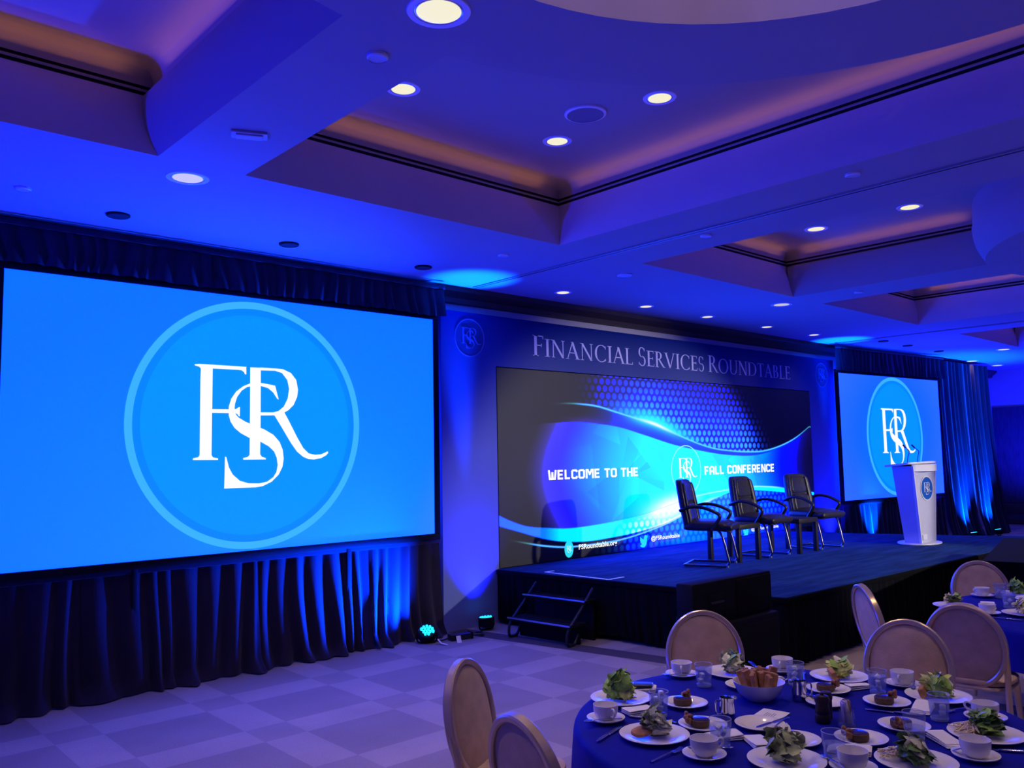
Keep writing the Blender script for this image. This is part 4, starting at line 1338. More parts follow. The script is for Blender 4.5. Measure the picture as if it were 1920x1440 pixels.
disc_fit('ceiling_speaker', 'round ceiling speaker grille among the downlights of the near coffer', 'speaker', 4.345, 3.935, ZT, 0.15, mat('grey perforated grille', (0.2, 0.2, 0.24), 0.6, bump=0.5, bscale=500))
for x, w_ in ((2.01, 'farthest from the backdrop'), (3.42, 'over the emblem'), (4.86, 'nearest the backdrop')):
    disc_fit('ceiling_spotlight', 'unlit black round ceiling fitting above the large left screen, ' + w_, 'downlight', x, 6.60, ZS, 0.085, TRIMDARK, 'unlit fittings above the left screen')
for x, w_ in ((14.46, 'nearest the backdrop'), (15.45, 'over the emblem'), (16.86, 'nearest the tall drape')):
    disc_fit('ceiling_spotlight', 'unlit black round ceiling fitting above the lectern screen, ' + w_, 'downlight', x, 6.33, ZS, 0.085, TRIMDARK, 'unlit fittings above the lectern screen')
DET = mat('off white detector', (0.42, 0.4, 0.45), 0.5, var=0.03)
disc_fit('smoke_detector', 'round smoke detector in the beam beside the large bright downlight', 'detector', 2.11, 3.21, ZS, 0.05, DET)
for n_, (x, y, lab) in enumerate(((6.74, 5.61, 'flat round cover plate in the soffit near the coffer over the stage'), (6.08, 4.14, 'small round cover on the soffit beside the folding-wall track by the stage coffer'),
                                  (5.52, 2.56, 'small round cover on the soffit beside the track near the drum coffer'), (1.32, 6.35, 'faint round cover in the soffit above the far left of the screen'),
                                  (9.71, 4.51, 'round cover on the beam between the two coffers over the stage'), (5.16, 5.75, 'small sprinkler cover between the near coffer and the backdrop'))):
    disc_fit('cover_plate', lab, 'cover plate', x, y, ZS, 0.08 if n_ == 0 else 0.05, DET)
ex = thing('ceiling_sensor', 'rectangular white sensor box screwed to the beam between coffers', 'sensor', (2.07, 4.48, ZS), rad(-25))
obj('housing', bbox(-0.10, 0.10, -0.05, 0.05, -0.016, 0.0, 0.004), DET, ex, sharp=30)
obj('lens_bar', bbox(-0.075, 0.075, -0.035, 0.035, -0.026, -0.015, 0.004), DET, ex, sharp=30)


# ------------------------------------------------------------------ LED par lights on the floor
def par_light(label, x, y, yaw, pitch, power, angle=40, target=None, z=0.10, r=0.085, color=None, core=None):
    t = thing('led_par_light', label, 'stage light', (x, y, 0), yaw, 'blue LED uplights on the floor')
    M = Matrix.Translation((0, 0, z)) @ Matrix.Rotation(pitch, 4, 'X')
    can = obj('can', xf(lathe([(r * 0.6, -0.07), (r, -0.05), (r, 0.03), (r * 0.94, 0.035), (r * 0.9, 0.01), (0, 0.01)], 28), M), BLACKM, t)
    pts_ = [(0, 0)] + [(0.38 * r * math.cos(k * PI / 3), 0.38 * r * math.sin(k * PI / 3)) for k in range(6)] + [(0.72 * r * math.cos(k * PI / 6), 0.72 * r * math.sin(k * PI / 6)) for k in range(12)]
    for q in pts_[:13]:
        obj('led_lens', xf(lathe([(0.0125, 0.012), (0.0125, 0.034), (0.008, 0.040), (0.0, 0.042)], 10), M @ Matrix.Translation((q[0], q[1], 0))), PARLED, can)
    br = smooth_path([(-r - 0.012, 0, z), (-r - 0.012, 0, 0.04), (-r + 0.01, 0, 0.012), (0, 0, 0.01), (r - 0.01, 0, 0.012), (r + 0.012, 0, 0.04), (r + 0.012, 0, z)], 5)
    obj('yoke', tube(br, 0.008, 8), BLACKM, t)
    M2 = Matrix.Translation((x, y, 0)) @ Matrix.Rotation(yaw, 4, 'Z') @ M
    p0 = M2 @ Vector((0, 0, 0.045))
    tg = Vector(target) if target else M2 @ Vector((0, 0, 1))
    spot('led_par_lamp', p0, tg, power, color or PARBLUE, angle, 1.0, 0.05)
    if core:
        spot('led_par_core', p0, core[0], core[1], PARBLUE, core[2], 0.9, 0.05)


par_light('LED par light by the drape skirt corner aimed along the folds', 5.04, 6.84, rad(-35), rad(42), 4800, 104, (4.45, 7.1, 0.72), color=(0.0, 0.035, 1.0))
par_light('LED par light on the floor washing the left column of the backdrop', 5.86, 6.90, 0, rad(-4), 380, 84, (5.85, 7.10, 1.7), color=BLUE, core=((5.62, 6.78, 3.69), 16000, 18))
par_light('LED par light behind the stage washing the right column of the backdrop', 13.75, 6.8, 0, rad(-4), 380, 84, (13.74, 7.10, 1.7), color=BLUE, core=((13.75, 6.73, 3.69), 16000, 18))
for x, w_ in ((14.85, 'between the leather chairs and the lectern'), (16.25, 'hidden behind the lectern')):
    par_light('LED par light against the drape ' + w_, x, 6.70, 0, rad(-15), 2200, 60, (x + 0.05, 7.0, 0.9))
par_light('LED par light at the foot of the tall drape on its screen side', 18.35, 6.42, 0, rad(-10), 4500, 70, (18.4, 6.8, 2.2))
par_light('LED par light at the foot of the tall drape on its wall side', 19.35, 6.30, 0, rad(-10), 4500, 70, (19.3, 6.75, 2.2))

# power box, cables, tape flags by the first par light
pb = thing('power_box', 'black cable power box on the carpet between the two floor par lights', 'power box', (5.36, 6.75, 0), rad(-12))
obj('case', bbox(-0.10, 0.13, -0.05, 0.05, 0, 0.06, 0.01), BLACKP, pb, sharp=30)
obj('end_cap', bbox(0.12, 0.145, -0.052, 0.052, 0, 0.065, 0.006), BLACKM, pb, sharp=30)
obj('socket', mv(cyl(0.02, 0, 0.03, 14), -0.04, -0.045, 0.035, rx=PI / 2), BLACKM, pb)
tag(obj('cable', tube(smooth_path([(5.50, 6.72, 0.03), (5.62, 6.68, 0.012), (5.66, 6.75, 0.01), (5.58, 6.82, 0.01), (5.66, 6.84, 0.01), (5.74, 6.83, 0.01)], 8), 0.008, 8), BLACKP), 'black cable looping from the power box to the backdrop par light', 'cable')
tag(obj('cable', tube(smooth_path([(5.26, 6.77, 0.03), (5.18, 6.80, 0.01), (5.12, 6.92, 0.01), (5.05, 6.90, 0.03)], 8), 0.008, 8), BLACKP), 'short black cable from the power box to the par light by the drape', 'cable')
tf = thing('tape_flag', 'curled white tape flag on the carpet beside the drape corner', 'tape', (5.12, 6.62, 0.002), rad(40))
obj('tape_strip', ([(0, 0, 0.0), (0.045, 0, 0.0), (0, 0.06, 0.012), (0.045, 0.06, 0.012), (0.005, 0.10, 0.05), (0.05, 0.10, 0.05)], [(0, 1, 3, 2), (2, 3, 5, 4)]), WHITE, tf)
tf = thing('tape_flag', 'white tape flag stuck to the front of the power box', 'tape', (5.25, 6.625, 0.001), rad(-12))
obj('tape_strip', ([(0, 0, 0.0), (0.05, 0, 0.0), (0.005, 0.03, 0.03), (0.055, 0.03, 0.03), (0.005, 0.04, 0.06), (0.055, 0.04, 0.06)], [(0, 1, 3, 2), (2, 3, 5, 4)]), WHITE, tf)


# ------------------------------------------------------------------ round banquet tables
def cloth_geo(r, z, seed, hem=0.515):
    rng = random.Random(seed)
    n = 180
    ph = [rng.uniform(0, 6.28) for _ in range(4)]
    prof = [(0.0, z), (r * 0.5, z), (r * 0.9, z), (r - 0.02, z - 0.001), (r - 0.006, z - 0.006), (r, z - 0.018)] + [(r + 0.002 + 0.010 * t, z - 0.018 - (z - 0.018 - hem) * t) for t in (0.06, 0.15, 0.3, 0.5, 0.75, 1.0)]
    V, Fc = [], []
    for i in range(n):
        a = 2 * PI * i / n
        w = math.sin(11 * a + ph[0]) + 0.6 * math.sin(17 * a + ph[1]) + 0.4 * math.sin(29 * a + ph[2])
        for k, (rr, zz) in enumerate(prof):
            t = max(0, (z - 0.02 - zz) / (z - hem))
            q = rr + 0.011 * w * t ** 0.8
            V.append((q * math.cos(a), q * math.sin(a), zz))
    m = len(prof)
    for i in range(n):
        j = (i + 1) % n
        for k in range(m - 1):
            Fc.append((i * m + k, j * m + k, j * m + k + 1, i * m + k + 1))
    return V, Fc


TZ = 0.752


def round_table(label_t, label_c, x, y, r, seed):
    t = thing('round_table', label_t, 'table', (x, y, 0), 0, 'round banquet tables')
    obj('table_top', cyl(r - 0.03, 0.70, 0.735, 64), WOODB, t)
    obj('pedestal', cyl(0.05, 0.02, 0.70, 16), TUBE, t)
    obj('foot', lathe([(0.3, 0), (0.3, 0.015), (0.06, 0.03)], 32), TUBE, t)
    c = obj('tablecloth', cloth_geo(r, TZ - 0.002, seed), CLOTH, None, (x, y, 0), sharp=70)
    tag(c, label_c, 'tablecloth', 'blue tablecloths')


TC = (3.09, 1.76)
TR = 0.88
T2 = (6.34, 1.57)
round_table('round banquet table under the blue cloth with the bread bowl', 'royal blue cloth draped on the round table with the bread bowl', *TC, TR, 3)
round_table('round banquet table under the blue cloth nearest the draped black table', 'royal blue cloth draped on the round table nearest the draped black table', *T2, 0.86, 4)


# ------------------------------------------------------------------ banquet chairs with round backs (face local -Y)
def ring_geo(rx, rz, w, d, n=64):
    V, Fc = [], []
    sec = [(-w / 2, -d / 2 + 0.006), (-w / 2 + 0.006, -d / 2), (w / 2 - 0.006, -d / 2), (w / 2, -d / 2 + 0.006), (w / 2, d / 2 - 0.006), (w / 2 - 0.006, d / 2), (-w / 2 + 0.006, d / 2), (-w / 2, d / 2 - 0.006)]
    m = len(sec)
    for i in range(n):
        a = 2 * PI * i / n
        for dr, dy in sec:
            V.append(((rx + dr) * math.cos(a), dy, (rz + dr) * math.sin(a)))
    for i in range(n):
        j = (i + 1) % n
        for k in range(m):
            l = (k + 1) % m
            Fc.append((i * m + k, j * m + k, j * m + l, i * m + l))
    return V, Fc


def banquet_chair(label, tx, ty, face, group):
    """tx, ty: where the top of the round back stands; face: direction the sitter looks"""
    rz = rad(face + 90)
    t = thing('banquet_chair', label, 'chair', (tx + 0.29 * math.sin(rz), ty - 0.29 * math.cos(rz), 0), rz, group)
    tilt = Matrix.Translation((0, 0.235, 0.68)) @ Matrix.Rotation(rad(-11), 4, 'X')
    bf = obj('back_frame', cm('bc_ring', lambda: xf(ring_geo(0.202, 0.235, 0.028, 0.042), tilt), sharp=30), GOLDF, t)
    obj('front_pad', cm('bc_pad', lambda: xf(superq(0.189, 0.026, 0.222, 0.8, 1.0, 20, 44, lambda a, b_, c: (a, min(0, b_) - 0.003, c)), tilt)), TANF, t)
    obj('back_pad', cm('bc_padb', lambda: xf(superq(0.189, 0.012, 0.222, 0.8, 1.0, 20, 44, lambda a, b_, c: (a, max(0, b_) + 0.003, c)), tilt)), TANF, t)
    obj('seat', cm('bc_seat', lambda: superq(0.205, 0.195, 0.024, 0.6, 0.65, 14, 44, lambda a, b_, c: (a * (1.04 - b_ * 0.25), b_ + 0.03, c + 0.475))), TANF, t)
    obj('seat_frame', cm('bc_frame', lambda: superq(0.20, 0.19, 0.012, 0.3, 0.6, 8, 44, lambda a, b_, c: (a * (1.04 - b_ * 0.25), b_ + 0.03, c + 0.445))), GOLDF, t)
    for q in (-1, 1):
        obj('leg', cm('bc_fleg%d' % q, lambda: tube([(q * 0.18, -0.125, 0.44), (q * 0.19, -0.14, 0.2), (q * 0.205, -0.15, 0.0)], [0.02, 0.017, 0.012], 8)), GOLDF, t)
        obj('leg', cm('bc_rleg%d' % q, lambda: tube(smooth_path([(q * 0.200, 0.232, 0.66), (q * 0.198, 0.205, 0.55), (q * 0.192, 0.185, 0.42), (q * 0.20, 0.21, 0.2), (q * 0.205, 0.27, 0.0)], 5), 0.017, 8)), GOLDF, t)
    return t


GA, GB = 'round-backed chairs at the near table', 'round-backed chairs at the far table'
banquet_chair('tan round-backed chair between the loudspeaker stack and the bread bowl', 4.04, 2.88, 226, GA)
banquet_chair('tan round-backed chair at the bread-bowl table facing its front, beside the dark-backed chair', 4.53, 1.94, 192, GA)
banquet_chair('tan round-backed chair seen edge-on at the bread-bowl table nearest the large screen', 2.36, 2.97, -64, GA)
banquet_chair('tan round-backed chair with its back turned, low beside the edge-on chair near the large screen', 1.985, 2.20, -8, GA)
banquet_chair('tan round-backed chair showing only its frame edge at the bread-bowl table', 4.22, 1.0, 146, GA)
banquet_chair('round-backed chair seen from its side against the black stage skirt', 5.50, 2.66, -43, GB)
banquet_chair('round-backed chair turned away with dark back pad before the far blue table', 5.17, 1.91, 8, GB)
banquet_chair('tan round-backed chair at the far blue table in front of the stage corner', 7.235, 2.535, 217, GB)


# ------------------------------------------------------------------ tableware
def china_plate(name, label, x, y, r, group, z=TZ, m=None):
    g = cm('plate%.3f' % r, lambda: lathe([(0, 0.004), (r * 0.55, 0.004), (r * 0.62, 0.006), (r * 0.72, 0.011), (r * 0.97, 0.017), (r, 0.0165), (r * 0.985, 0.013), (r * 0.72, 0.007), (r * 0.6, 0.0), (0, 0.0)], 48))
    o = obj(name, g, CHINA, None, (x, y, z))
    return tag(o, label, 'plate', group)


def cup(label, x, y, hang, group, z=TZ + 0.008):
    t = thing('coffee_cup', label, 'cup', (x, y, z), hang, group)
    obj('bowl', cm('cup_body', lambda: lathe([(0, 0.004), (0.026, 0.004), (0.038, 0.014), (0.0455, 0.032), (0.0475, 0.057), (0.0495, 0.057), (0.0485, 0.032), (0.041, 0.011), (0.028, 0.0), (0, 0.0)], 36)), CHINA, t)
    obj('handle', cm('cup_handle', lambda: tube(smooth_path([(0.047, 0, 0.046), (0.064, 0, 0.050), (0.072, 0, 0.039), (0.062, 0, 0.023), (0.045, 0, 0.02)], 5), 0.0045, 8)), CHINA, t)
    return t


def tumbler(label, x, y, group, level=0.7, ice=3, z=TZ, seed=0):
    t = thing('water_glass', label, 'glass', (x, y, z), seed, group)
    obj('glass_wall', cm('tumbler', lambda: lathe([(0, 0.012), (0.030, 0.012), (0.0325, 0.02), (0.0385, 0.098), (0.040, 0.098), (0.0405, 0.094), (0.034, 0.010), (0.033, 0.0), (0, 0.0)], 32)), GLASS, t)
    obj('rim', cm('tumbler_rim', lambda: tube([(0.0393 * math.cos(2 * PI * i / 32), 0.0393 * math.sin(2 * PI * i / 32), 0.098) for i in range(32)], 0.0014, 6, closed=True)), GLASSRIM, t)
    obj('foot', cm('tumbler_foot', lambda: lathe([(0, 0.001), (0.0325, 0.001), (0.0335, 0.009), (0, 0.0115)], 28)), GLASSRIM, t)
    if level:
        zt_ = 0.02 + 0.078 * level
        rt = 0.0322 + 0.006 * level
        obj('water', lathe([(0, 0.0125), (0.0298, 0.0125), (0.0322, 0.0205), (rt, zt_), (0, zt_)], 28), WATER, t)
    rng = random.Random(seed)
    for k in range(ice):
        obj('ice_cube', cm('icecube', lambda: bbox(-0.011, 0.011, -0.011, 0.011, -0.009, 0.009, 0.004)), ICE, t, (rng.uniform(-0.014, 0.014), rng.uniform(-0.014, 0.014), 0.028 + 0.02 * k), rot=(rng.uniform(0, 3), rng.uniform(0, 3), rng.uniform(0, 3)))
    return t


def napkin_geo(w, d, h, seed):
    """folded napkin: three soft layers"""
    rng = random.Random(seed)
    gs = []
    for k in range(3):
        a, b_ = w * (1 - 0.04 * k), d * (1 - 0.03 * k)
        gs.append(superq(a / 2, b_ / 2, h / 6, 0.5, 0.12, 8, 40, lambda p, q, r_, k=k: (p + 0.004 * k, q + 0.003 * math.sin(p * 40), r_ + h / 6 + k * h / 3 + 0.004 * math.sin(p * 25 + q * 18) * k * 0.5)))
    return join(*gs)


def napkin(label, x, y, rz, w=0.19, d=0.10, h=0.022, seed=0, group='folded white napkins'):
    o = obj('napkin', cm('napkin%.2f%.2f' % (w, d), lambda: napkin_geo(w, d, h, seed)), LINEN, None, (x, y, TZ), rz)
    return tag(o, label, 'napkin', group)


def cutlery(kind, label, x, y, rz, z=TZ, group=None, tilt=0.0, s=1.0):
    t = thing(kind, label, kind, (x, y, z), rz, group)
    t.scale = (s, s, s)
    if kind == 'spoon':
        obj('bowl', cm('spoon_bowl', lambda: superq(0.021, 0.013, 0.004, 1, 1, 10, 20, lambda a, b_, c: (a + 0.065, b_, c + 0.005 + 14 * b_ * b_ + 4 * a * a))), STEEL, t, rot=(0, tilt, 0))
        obj('stem', cm('spoon_stem', lambda: tube(smooth_path([(0.046, 0, 0.006), (0.0, 0, 0.008), (-0.07, 0, 0.004)], 5), 0.004, 8, flat=(1, 0.5))), STEEL, t, rot=(0, tilt, 0))
    elif kind == 'fork':
        obj('stem', cm('fork_stem', lambda: tube(smooth_path([(0.03, 0, 0.006), (0.0, 0, 0.008), (-0.10, 0, 0.003)], 5), 0.0045, 8, flat=(1, 0.5))), STEEL, t)
        for k in range(4):
            obj('tine', cm('fork_tine', lambda: tube([(0.0, 0, 0.006), (0.02, 0, 0.004), (0.05, 0, 0.009)], 0.0017, 6)), STEEL, t, (0.03, (k - 1.5) * 0.0058, 0))
        obj('neck', cm('fork_neck', lambda: superq(0.012, 0.011, 0.0018, 0.5, 0.6, 6, 16, lambda a, b_, c: (a + 0.03, b_, c + 0.006))), STEEL, t)
    else:
        obj('blade', cm('knife_blade', lambda: superq(0.055, 0.009, 0.0015, 0.4, 0.5, 6, 20, lambda a, b_, c: (a + 0.06, b_, c + 0.004))), STEEL, t)
        obj('handle', cm('knife_handle', lambda: superq(0.05, 0.007, 0.004, 0.5, 0.5, 8, 16, lambda a, b_, c: (a - 0.04, b_, c + 0.0045))), STEEL, t)
    return t


def leaf_geo(seed, L_=0.075, W_=0.045):
    rng = random.Random(seed)
    ph = [rng.uniform(0, 6) for _ in range(3)]
    n, m = 12, 8
    V, Fc = [], []
    for i in range(n + 1):
        u = i / n
        w = W_ * (math.sin(PI * (0.12 + 0.83 * u)) ** 0.7) * (0.55 + 0.6 * u)
        for j in range(m + 1):
            s_ = j / m * 2 - 1
            ruf = 0.010 * abs(s_) ** 1.5 * math.sin(u * 19 + ph[0] + 2 * s_) + 0.006 * math.sin(s_ * 9 + u * 7 + ph[1])
            V.append((w * s_ * (0.85 + 0.15 * math.sin(u * 23 + ph[2])), 0.025 * s_ * s_ + 0.03 * u * u + ruf, L_ * u))
    for i in range(n):
        for j in range(m):
            a = i * (m + 1) + j
            Fc.append((a, a + 1, a + m + 2, a + m + 1))
    return V, Fc


LG = [leafmat('leaf bright green', (0.30, 0.52, 0.10)), leafmat('leaf yellow green', (0.58, 0.66, 0.20)), leafmat('leaf dark green', (0.15, 0.27, 0.08)),
      leafmat('leaf grey green', (0.44, 0.52, 0.22)), leafmat('pale leaf rib', (0.76, 0.80, 0.52)), leafmat('shredded topping', (0.66, 0.54, 0.34))]


def salad(label, x, y, cols, height=1.0, spread=0.04, n=11, seed=1, extra=None, z=TZ + 0.016, rz=0.0):
    t = thing('salad', label, 'salad', (x, y, z), rz, 'salads on dinner plates')
    rng = random.Random(seed)
    for k in range(n):
        a = rng.uniform(0, 6.28)
        r_ = spread * 1.35 * rng.uniform(0.1, 1.0)
        hh = height * rng.uniform(0.65, 1.1) * (1.25 - r_ / spread * 0.5)
        obj('leaf', cm('leaf%d' % (k % 5), lambda: leaf_geo(k % 5)), LG[cols[k % len(cols)]], t, (r_ * math.cos(a), r_ * math.sin(a), -0.002),
            rot=(rng.uniform(-0.1, 0.75) * 0.9, rng.uniform(-0.35, 0.35), a + PI / 2 + rng.uniform(-0.5, 0.5)), scale=(1.35, 1.35, hh * 1.05))
    if extra == 'crouton':
        obj('crouton', cm('crouton', lambda: bbox(-0.03, 0.03, -0.012, 0.012, 0, 0.04, 0.006)), CROUT, t, (spread * 1.35, -0.01, 0), rot=(0.3, 0.2, 0.6))
    elif extra == 'bread':
        obj('bread_slice', cm('saladbread', lambda: superq(0.045, 0.03, 0.008, 0.5, 0.7, 8, 24)), BREAD, t, (-0.05, 0.0, 0.012), rot=(0.15, -0.1, 0.3))
    elif extra == 'shred':
        rg = random.Random(seed + 5)
        gs = []
        for q in range(110):
            aa, rr = rg.uniform(-1.1, 1.1), rg.uniform(0.03, 0.10)
            px, py = rr * math.cos(aa) + 0.01, rr * math.sin(aa)
            dd = rg.uniform(0, 6.28)
            gs.append(tube([(px, py, 0.004 + 0.03 * max(0, 1 - rr / 0.085) + rg.uniform(0, 0.01)), (px + 0.02 * math.cos(dd), py + 0.02 * math.sin(dd), 0.006 + 0.02 * max(0, 1 - rr / 0.085))], 0.0028, 5))
        s_ = obj('shredded_topping', join(*gs), LG[5], t)
        s_['kind'] = 'stuff'
    obj('dressing', cm('dressing', lambda: superq(0.05, 0.04, 0.003, 0.7, 1, 8, 30, lambda a, b_, c: (a * (1 + 0.2 * math.sin(5 * math.atan2(b_, a))), b_, c))), mat('brown dressing', (0.22, 0.12, 0.04), 0.25, var=0.3, vscale=40), t, (0.012, 0, 0.0))
    return t


def cake(label, x, y, rz, group, mirror=1):
    t = thing('chocolate_tart', label, 'cake', (x, y, TZ + 0.007), rz, group)
    obj('crust', cm('cake_crust', lambda: lathe([(0, 0), (0.035, 0), (0.038, 0.004), (0.038, 0.022), (0.035, 0.025), (0.0, 0.024)], 32)), CRUST, t)
    obj('glaze', cm('cake_glaze', lambda: lathe([(0.0, 0.0275), (0.026, 0.027), (0.0335, 0.0255), (0.0345, 0.024)], 32, False, False)), CHOC, t)
    rg = random.Random(9)
    for q in range(7):
        a = rg.uniform(0, 6.28)
        obj('nut', cm('nut', lambda: superq(0.013, 0.010, 0.009, 1, 1, 8, 12)), NUT, t, (0.044 + 0.007 * math.cos(a), 0.016 * math.sin(a), 0.0135 + 0.004 * q), rot=(a, a * 2, a))
    return t


SET = [  # dinner angle-named place settings: phrase, dinner, saucer, glass, dessert, napkin
    ('the yellow-green curly salad', (3.877, 1.978), (3.748, 2.216), (3.575, 2.05), (3.569, 1.891), (3.702, 1.917), 13),
    ('the white-tipped salad behind the bread bowl', (3.579, 2.409), (3.347, 2.522), (3.269, 2.331), (3.408, 2.212), (3.47, 2.308), 53),
    ('the tall bright green romaine salad', (2.822, 2.479), (2.58, 2.314), (2.776, 2.202), (2.968, 2.214), (2.828, 2.315), 114),
    ('the pale wilted salad with a bread slice', (2.557, 2.054), (2.514, 1.802), (2.645, 1.823), (2.78, 1.995), (2.72, 1.984), 156),
    ('the tall grey-green salad', (2.656, 1.57), (2.756, 1.386), (2.792, 1.469), (2.864, 1.657), (2.765, 1.622), 206),
    ('the dark curled lettuce salad with pale stalks', (2.948, 1.262), (3.148, 1.145), (3.197, 1.367), (3.046, 1.496), (2.984, 1.40), 252),
    ('the dark green salad with beige shredded topping', (3.405, 1.197), (3.615, 1.27), (3.494, 1.395), (3.296, 1.448), (3.318, 1.303), 295),
    ('the bright green salad with an orange crouton', (3.839, 1.492), (3.886, 1.699), (3.692, 1.727), (3.556, 1.628), (3.665, 1.593), 336),
]
SAL = [dict(cols=[1, 1, 0, 4], height=0.75, spread=0.045, seed=1, extra='crouton', n=13), dict(cols=[4, 0, 4, 1], height=0.95, spread=0.035, seed=2, extra=None),
       dict(cols=[0, 0, 0, 1], height=1.15, spread=0.045, seed=3, extra=None, n=15), dict(cols=[4, 4, 3], height=0.85, spread=0.045, seed=4, extra='bread', n=10),
       dict(cols=[3, 3, 4], height=1.15, spread=0.035, seed=5, extra=None, n=12), dict(cols=[2, 2, 4], height=0.85, spread=0.05, seed=6, extra='shred', n=14),
       dict(cols=[2, 2, 0, 3], height=0.85, spread=0.05, seed=7, extra='shred', n=15), dict(cols=[0, 1, 0, 4], height=0.85, spread=0.045, seed=8, extra='crouton', n=14)]
OBST = []          # (x, y, radius) of what already stands on the tables


def rect_circles(x, y, rz, w, d):
    n_ = max(2, int(round(w / d)) * 2)
    return [(x + math.cos(rz) * (w / 2 - d / 2) * (2 * i_ / (n_ - 1) - 1), y + math.sin(rz) * (w / 2 - d / 2) * (2 * i_ / (n_ - 1) - 1), d / 2) for i_ in range(n_)]


def free_spot(x, y, rz, w, d, reach=0.16):
    """the nearest place and turn where a w x d thing lies clear of everything set down before"""
    def clear(px, py, pr):
        c_, s_ = math.cos(pr), math.sin(pr)
        for ox, oy, orad in OBST:
            dx, dy = ox - px, oy - py
            u, v_ = dx * c_ + dy * s_, -dx * s_ + dy * c_
            qx, qy = max(abs(u) - w / 2, 0), max(abs(v_) - d / 2, 0)
            if qx * qx + qy * qy < (orad + 0.002) ** 2:
                return False
        return True
    best = None
    for dr in range(-80, 81, 10):
        for i_ in range(-16, 17):
            for j_ in range(-16, 17):
                ddx, ddy = i_ * reach / 16, j_ * reach / 16
                cost = math.hypot(ddx, ddy) + abs(dr) * 0.0006
                if (best is None or cost < best[0]) and clear(x + ddx, y + ddy, rz + rad(dr)):
                    best = (cost, x + ddx, y + ddy, rz + rad(dr))
    if best is None:
        print('NO FREE SPOT', x, y, w, d)
        best = (0, x, y, rz)
    OBST.extend(rect_circles(best[1], best[2], best[3], w, d))
    return best[1:]


def on_table(p, r_):
    d = Vector(p) - Vector(TC)
    m_ = TR - 0.012 - r_
    return tuple(Vector(TC) + d * min(1.0, m_ / d.length))


PLACED = []
for k, (ph_, dn, sa, gl, de, na, an_) in enumerate(SET):
    dn, sa = on_table(dn, 0.13), on_table(sa, 0.078)
    dv = Vector(de) - Vector(dn)
    if dv.length < 0.228:
        de = tuple(Vector(dn) + dv.normalized() * 0.228)
    PLACED.append((dn, sa, gl, de))
    OBST.extend([(*dn, 0.131), (*sa, 0.077), (*gl, 0.042), (*de, 0.094)])
    china_plate('dinner_plate', 'white dinner plate under ' + ph_, *dn, 0.13, 'dinner plates')
    salad(ph_.replace('the ', '', 1) + ' on its dinner plate', *dn, **SAL[k], rz=rad(an_ + 180))
    china_plate('saucer', 'white saucer by ' + ph_, *sa, 0.076, 'saucers')
    cup('white coffee cup by ' + ph_, *sa, rad((200, 215, 250, 330, 20, -10, 100, 190)[k]), 'coffee cups')
    tumbler('water glass by ' + ph_, *gl, 'water glasses', (0.75, 0.75, 0.75, 0.55, 0.5, 0.35, 0.65, 0.7)[k], (3, 2, 4, 3, 0, 0, 2, 3)[k], seed=k + 1)
    china_plate('dessert_plate', 'white dessert plate with chocolate tart by ' + ph_, *de, 0.093, 'dessert plates')
    cake('chocolate tart with candied nuts by ' + ph_, de[0] - 0.01 * math.cos(rad(-45)), de[1] + 0.008, rad((-40, 20, 20, 130, 140, 150, 200, -20)[k]), 'chocolate tarts')
    a_ = rad((120, 140, 150, -50, 60, -20, 0, 200)[k])
    cutlery('spoon', 'steel teaspoon on the saucer by ' + ph_, sa[0] + 0.05 * math.cos(a_ + 1.2), sa[1] + 0.05 * math.sin(a_ + 1.2), a_, TZ + 0.014, 'teaspoons on saucers')
OBST.extend([(3.262, 2.045, 0.08), (2.941, 1.991, 0.052), (3.365, 1.915, 0.052), (3.155, 1.70, 0.031), (3.215, 1.715, 0.027), (3.18, 1.615, 0.036), (2.937, 1.843, 0.096), (3.38, 1.80, 0.086)])
NPH = free_spot(3.0, 2.50, rad(-35), 0.17, 0.09)
napkin('folded white napkin with the smartphone on it', *NPH, 0.17, 0.09, 0.014, 5)
for k, (ph_, dn, sa, gl, de, na, an_) in enumerate(SET):
    nw, nd = (0.13, 0.055) if k == 0 else (0.145, 0.075)
    np_ = free_spot(*na, rad(an_ + 90 + (0, 5, -20, 0, 5, 0, 15, -5)[k]), nw, nd, 0.2)
    napkin('folded white napkin by ' + ph_, *np_, nw, nd, 0.018, seed=k)
ph_ = thing('smartphone', 'dark smartphone lying on a folded napkin at the table edge', 'phone', (NPH[0], NPH[1], TZ + 0.0195), NPH[2])
obj('phone_body', bbox(-0.07, 0.07, -0.034, 0.034, 0, 0.009, 0.003), PHONE, ph_, sharp=30)
obj('phone_edge', bbox(0.068, 0.073, -0.03, 0.03, 0.001, 0.008, 0.002), STEEL, ph_, sharp=30)
obj('phone_mark', bbox(-0.02, -0.012, -0.012, 0.012, 0.0088, 0.0096, 0.0003), BRASS, ph_, sharp=30)
for k, (x, y, a, kind, lab) in enumerate(((3.74, 2.10, 60, 'fork', 'steel fork between the water glass and the yellow-green salad'), (3.71, 2.08, 62, 'fork', 'steel fork lying tight beside another fork near the yellow-green salad'),
                                          (2.45, 2.19, -35, 'knife', 'steel knife lying by the pale wilted salad plate'), (2.72, 2.23, -30, 'knife', 'steel knife beside the napkin of the romaine salad'),
                                          (2.44, 1.90, 20, 'fork', 'steel fork beside the coffee cup of the pale wilted salad'), (3.29, 1.24, 130, 'knife', 'steel knife under the napkin of the shredded salad'),
                                          (3.66, 1.42, 150, 'fork', 'steel fork between the crouton salad and its neighbour cup'), (3.72, 2.33, 30, 'knife', 'steel knife shining near the bread bowl and coffee cup'),
                                          (3.62, 1.51, 140, 'knife', 'steel knife by the napkin of the crouton salad'))):
    cx_, cy_, ca_ = free_spot(x, y, rad(a), 0.215, 0.03)
    cutlery(kind, lab, cx_, cy_, ca_, TZ, 'loose cutlery')
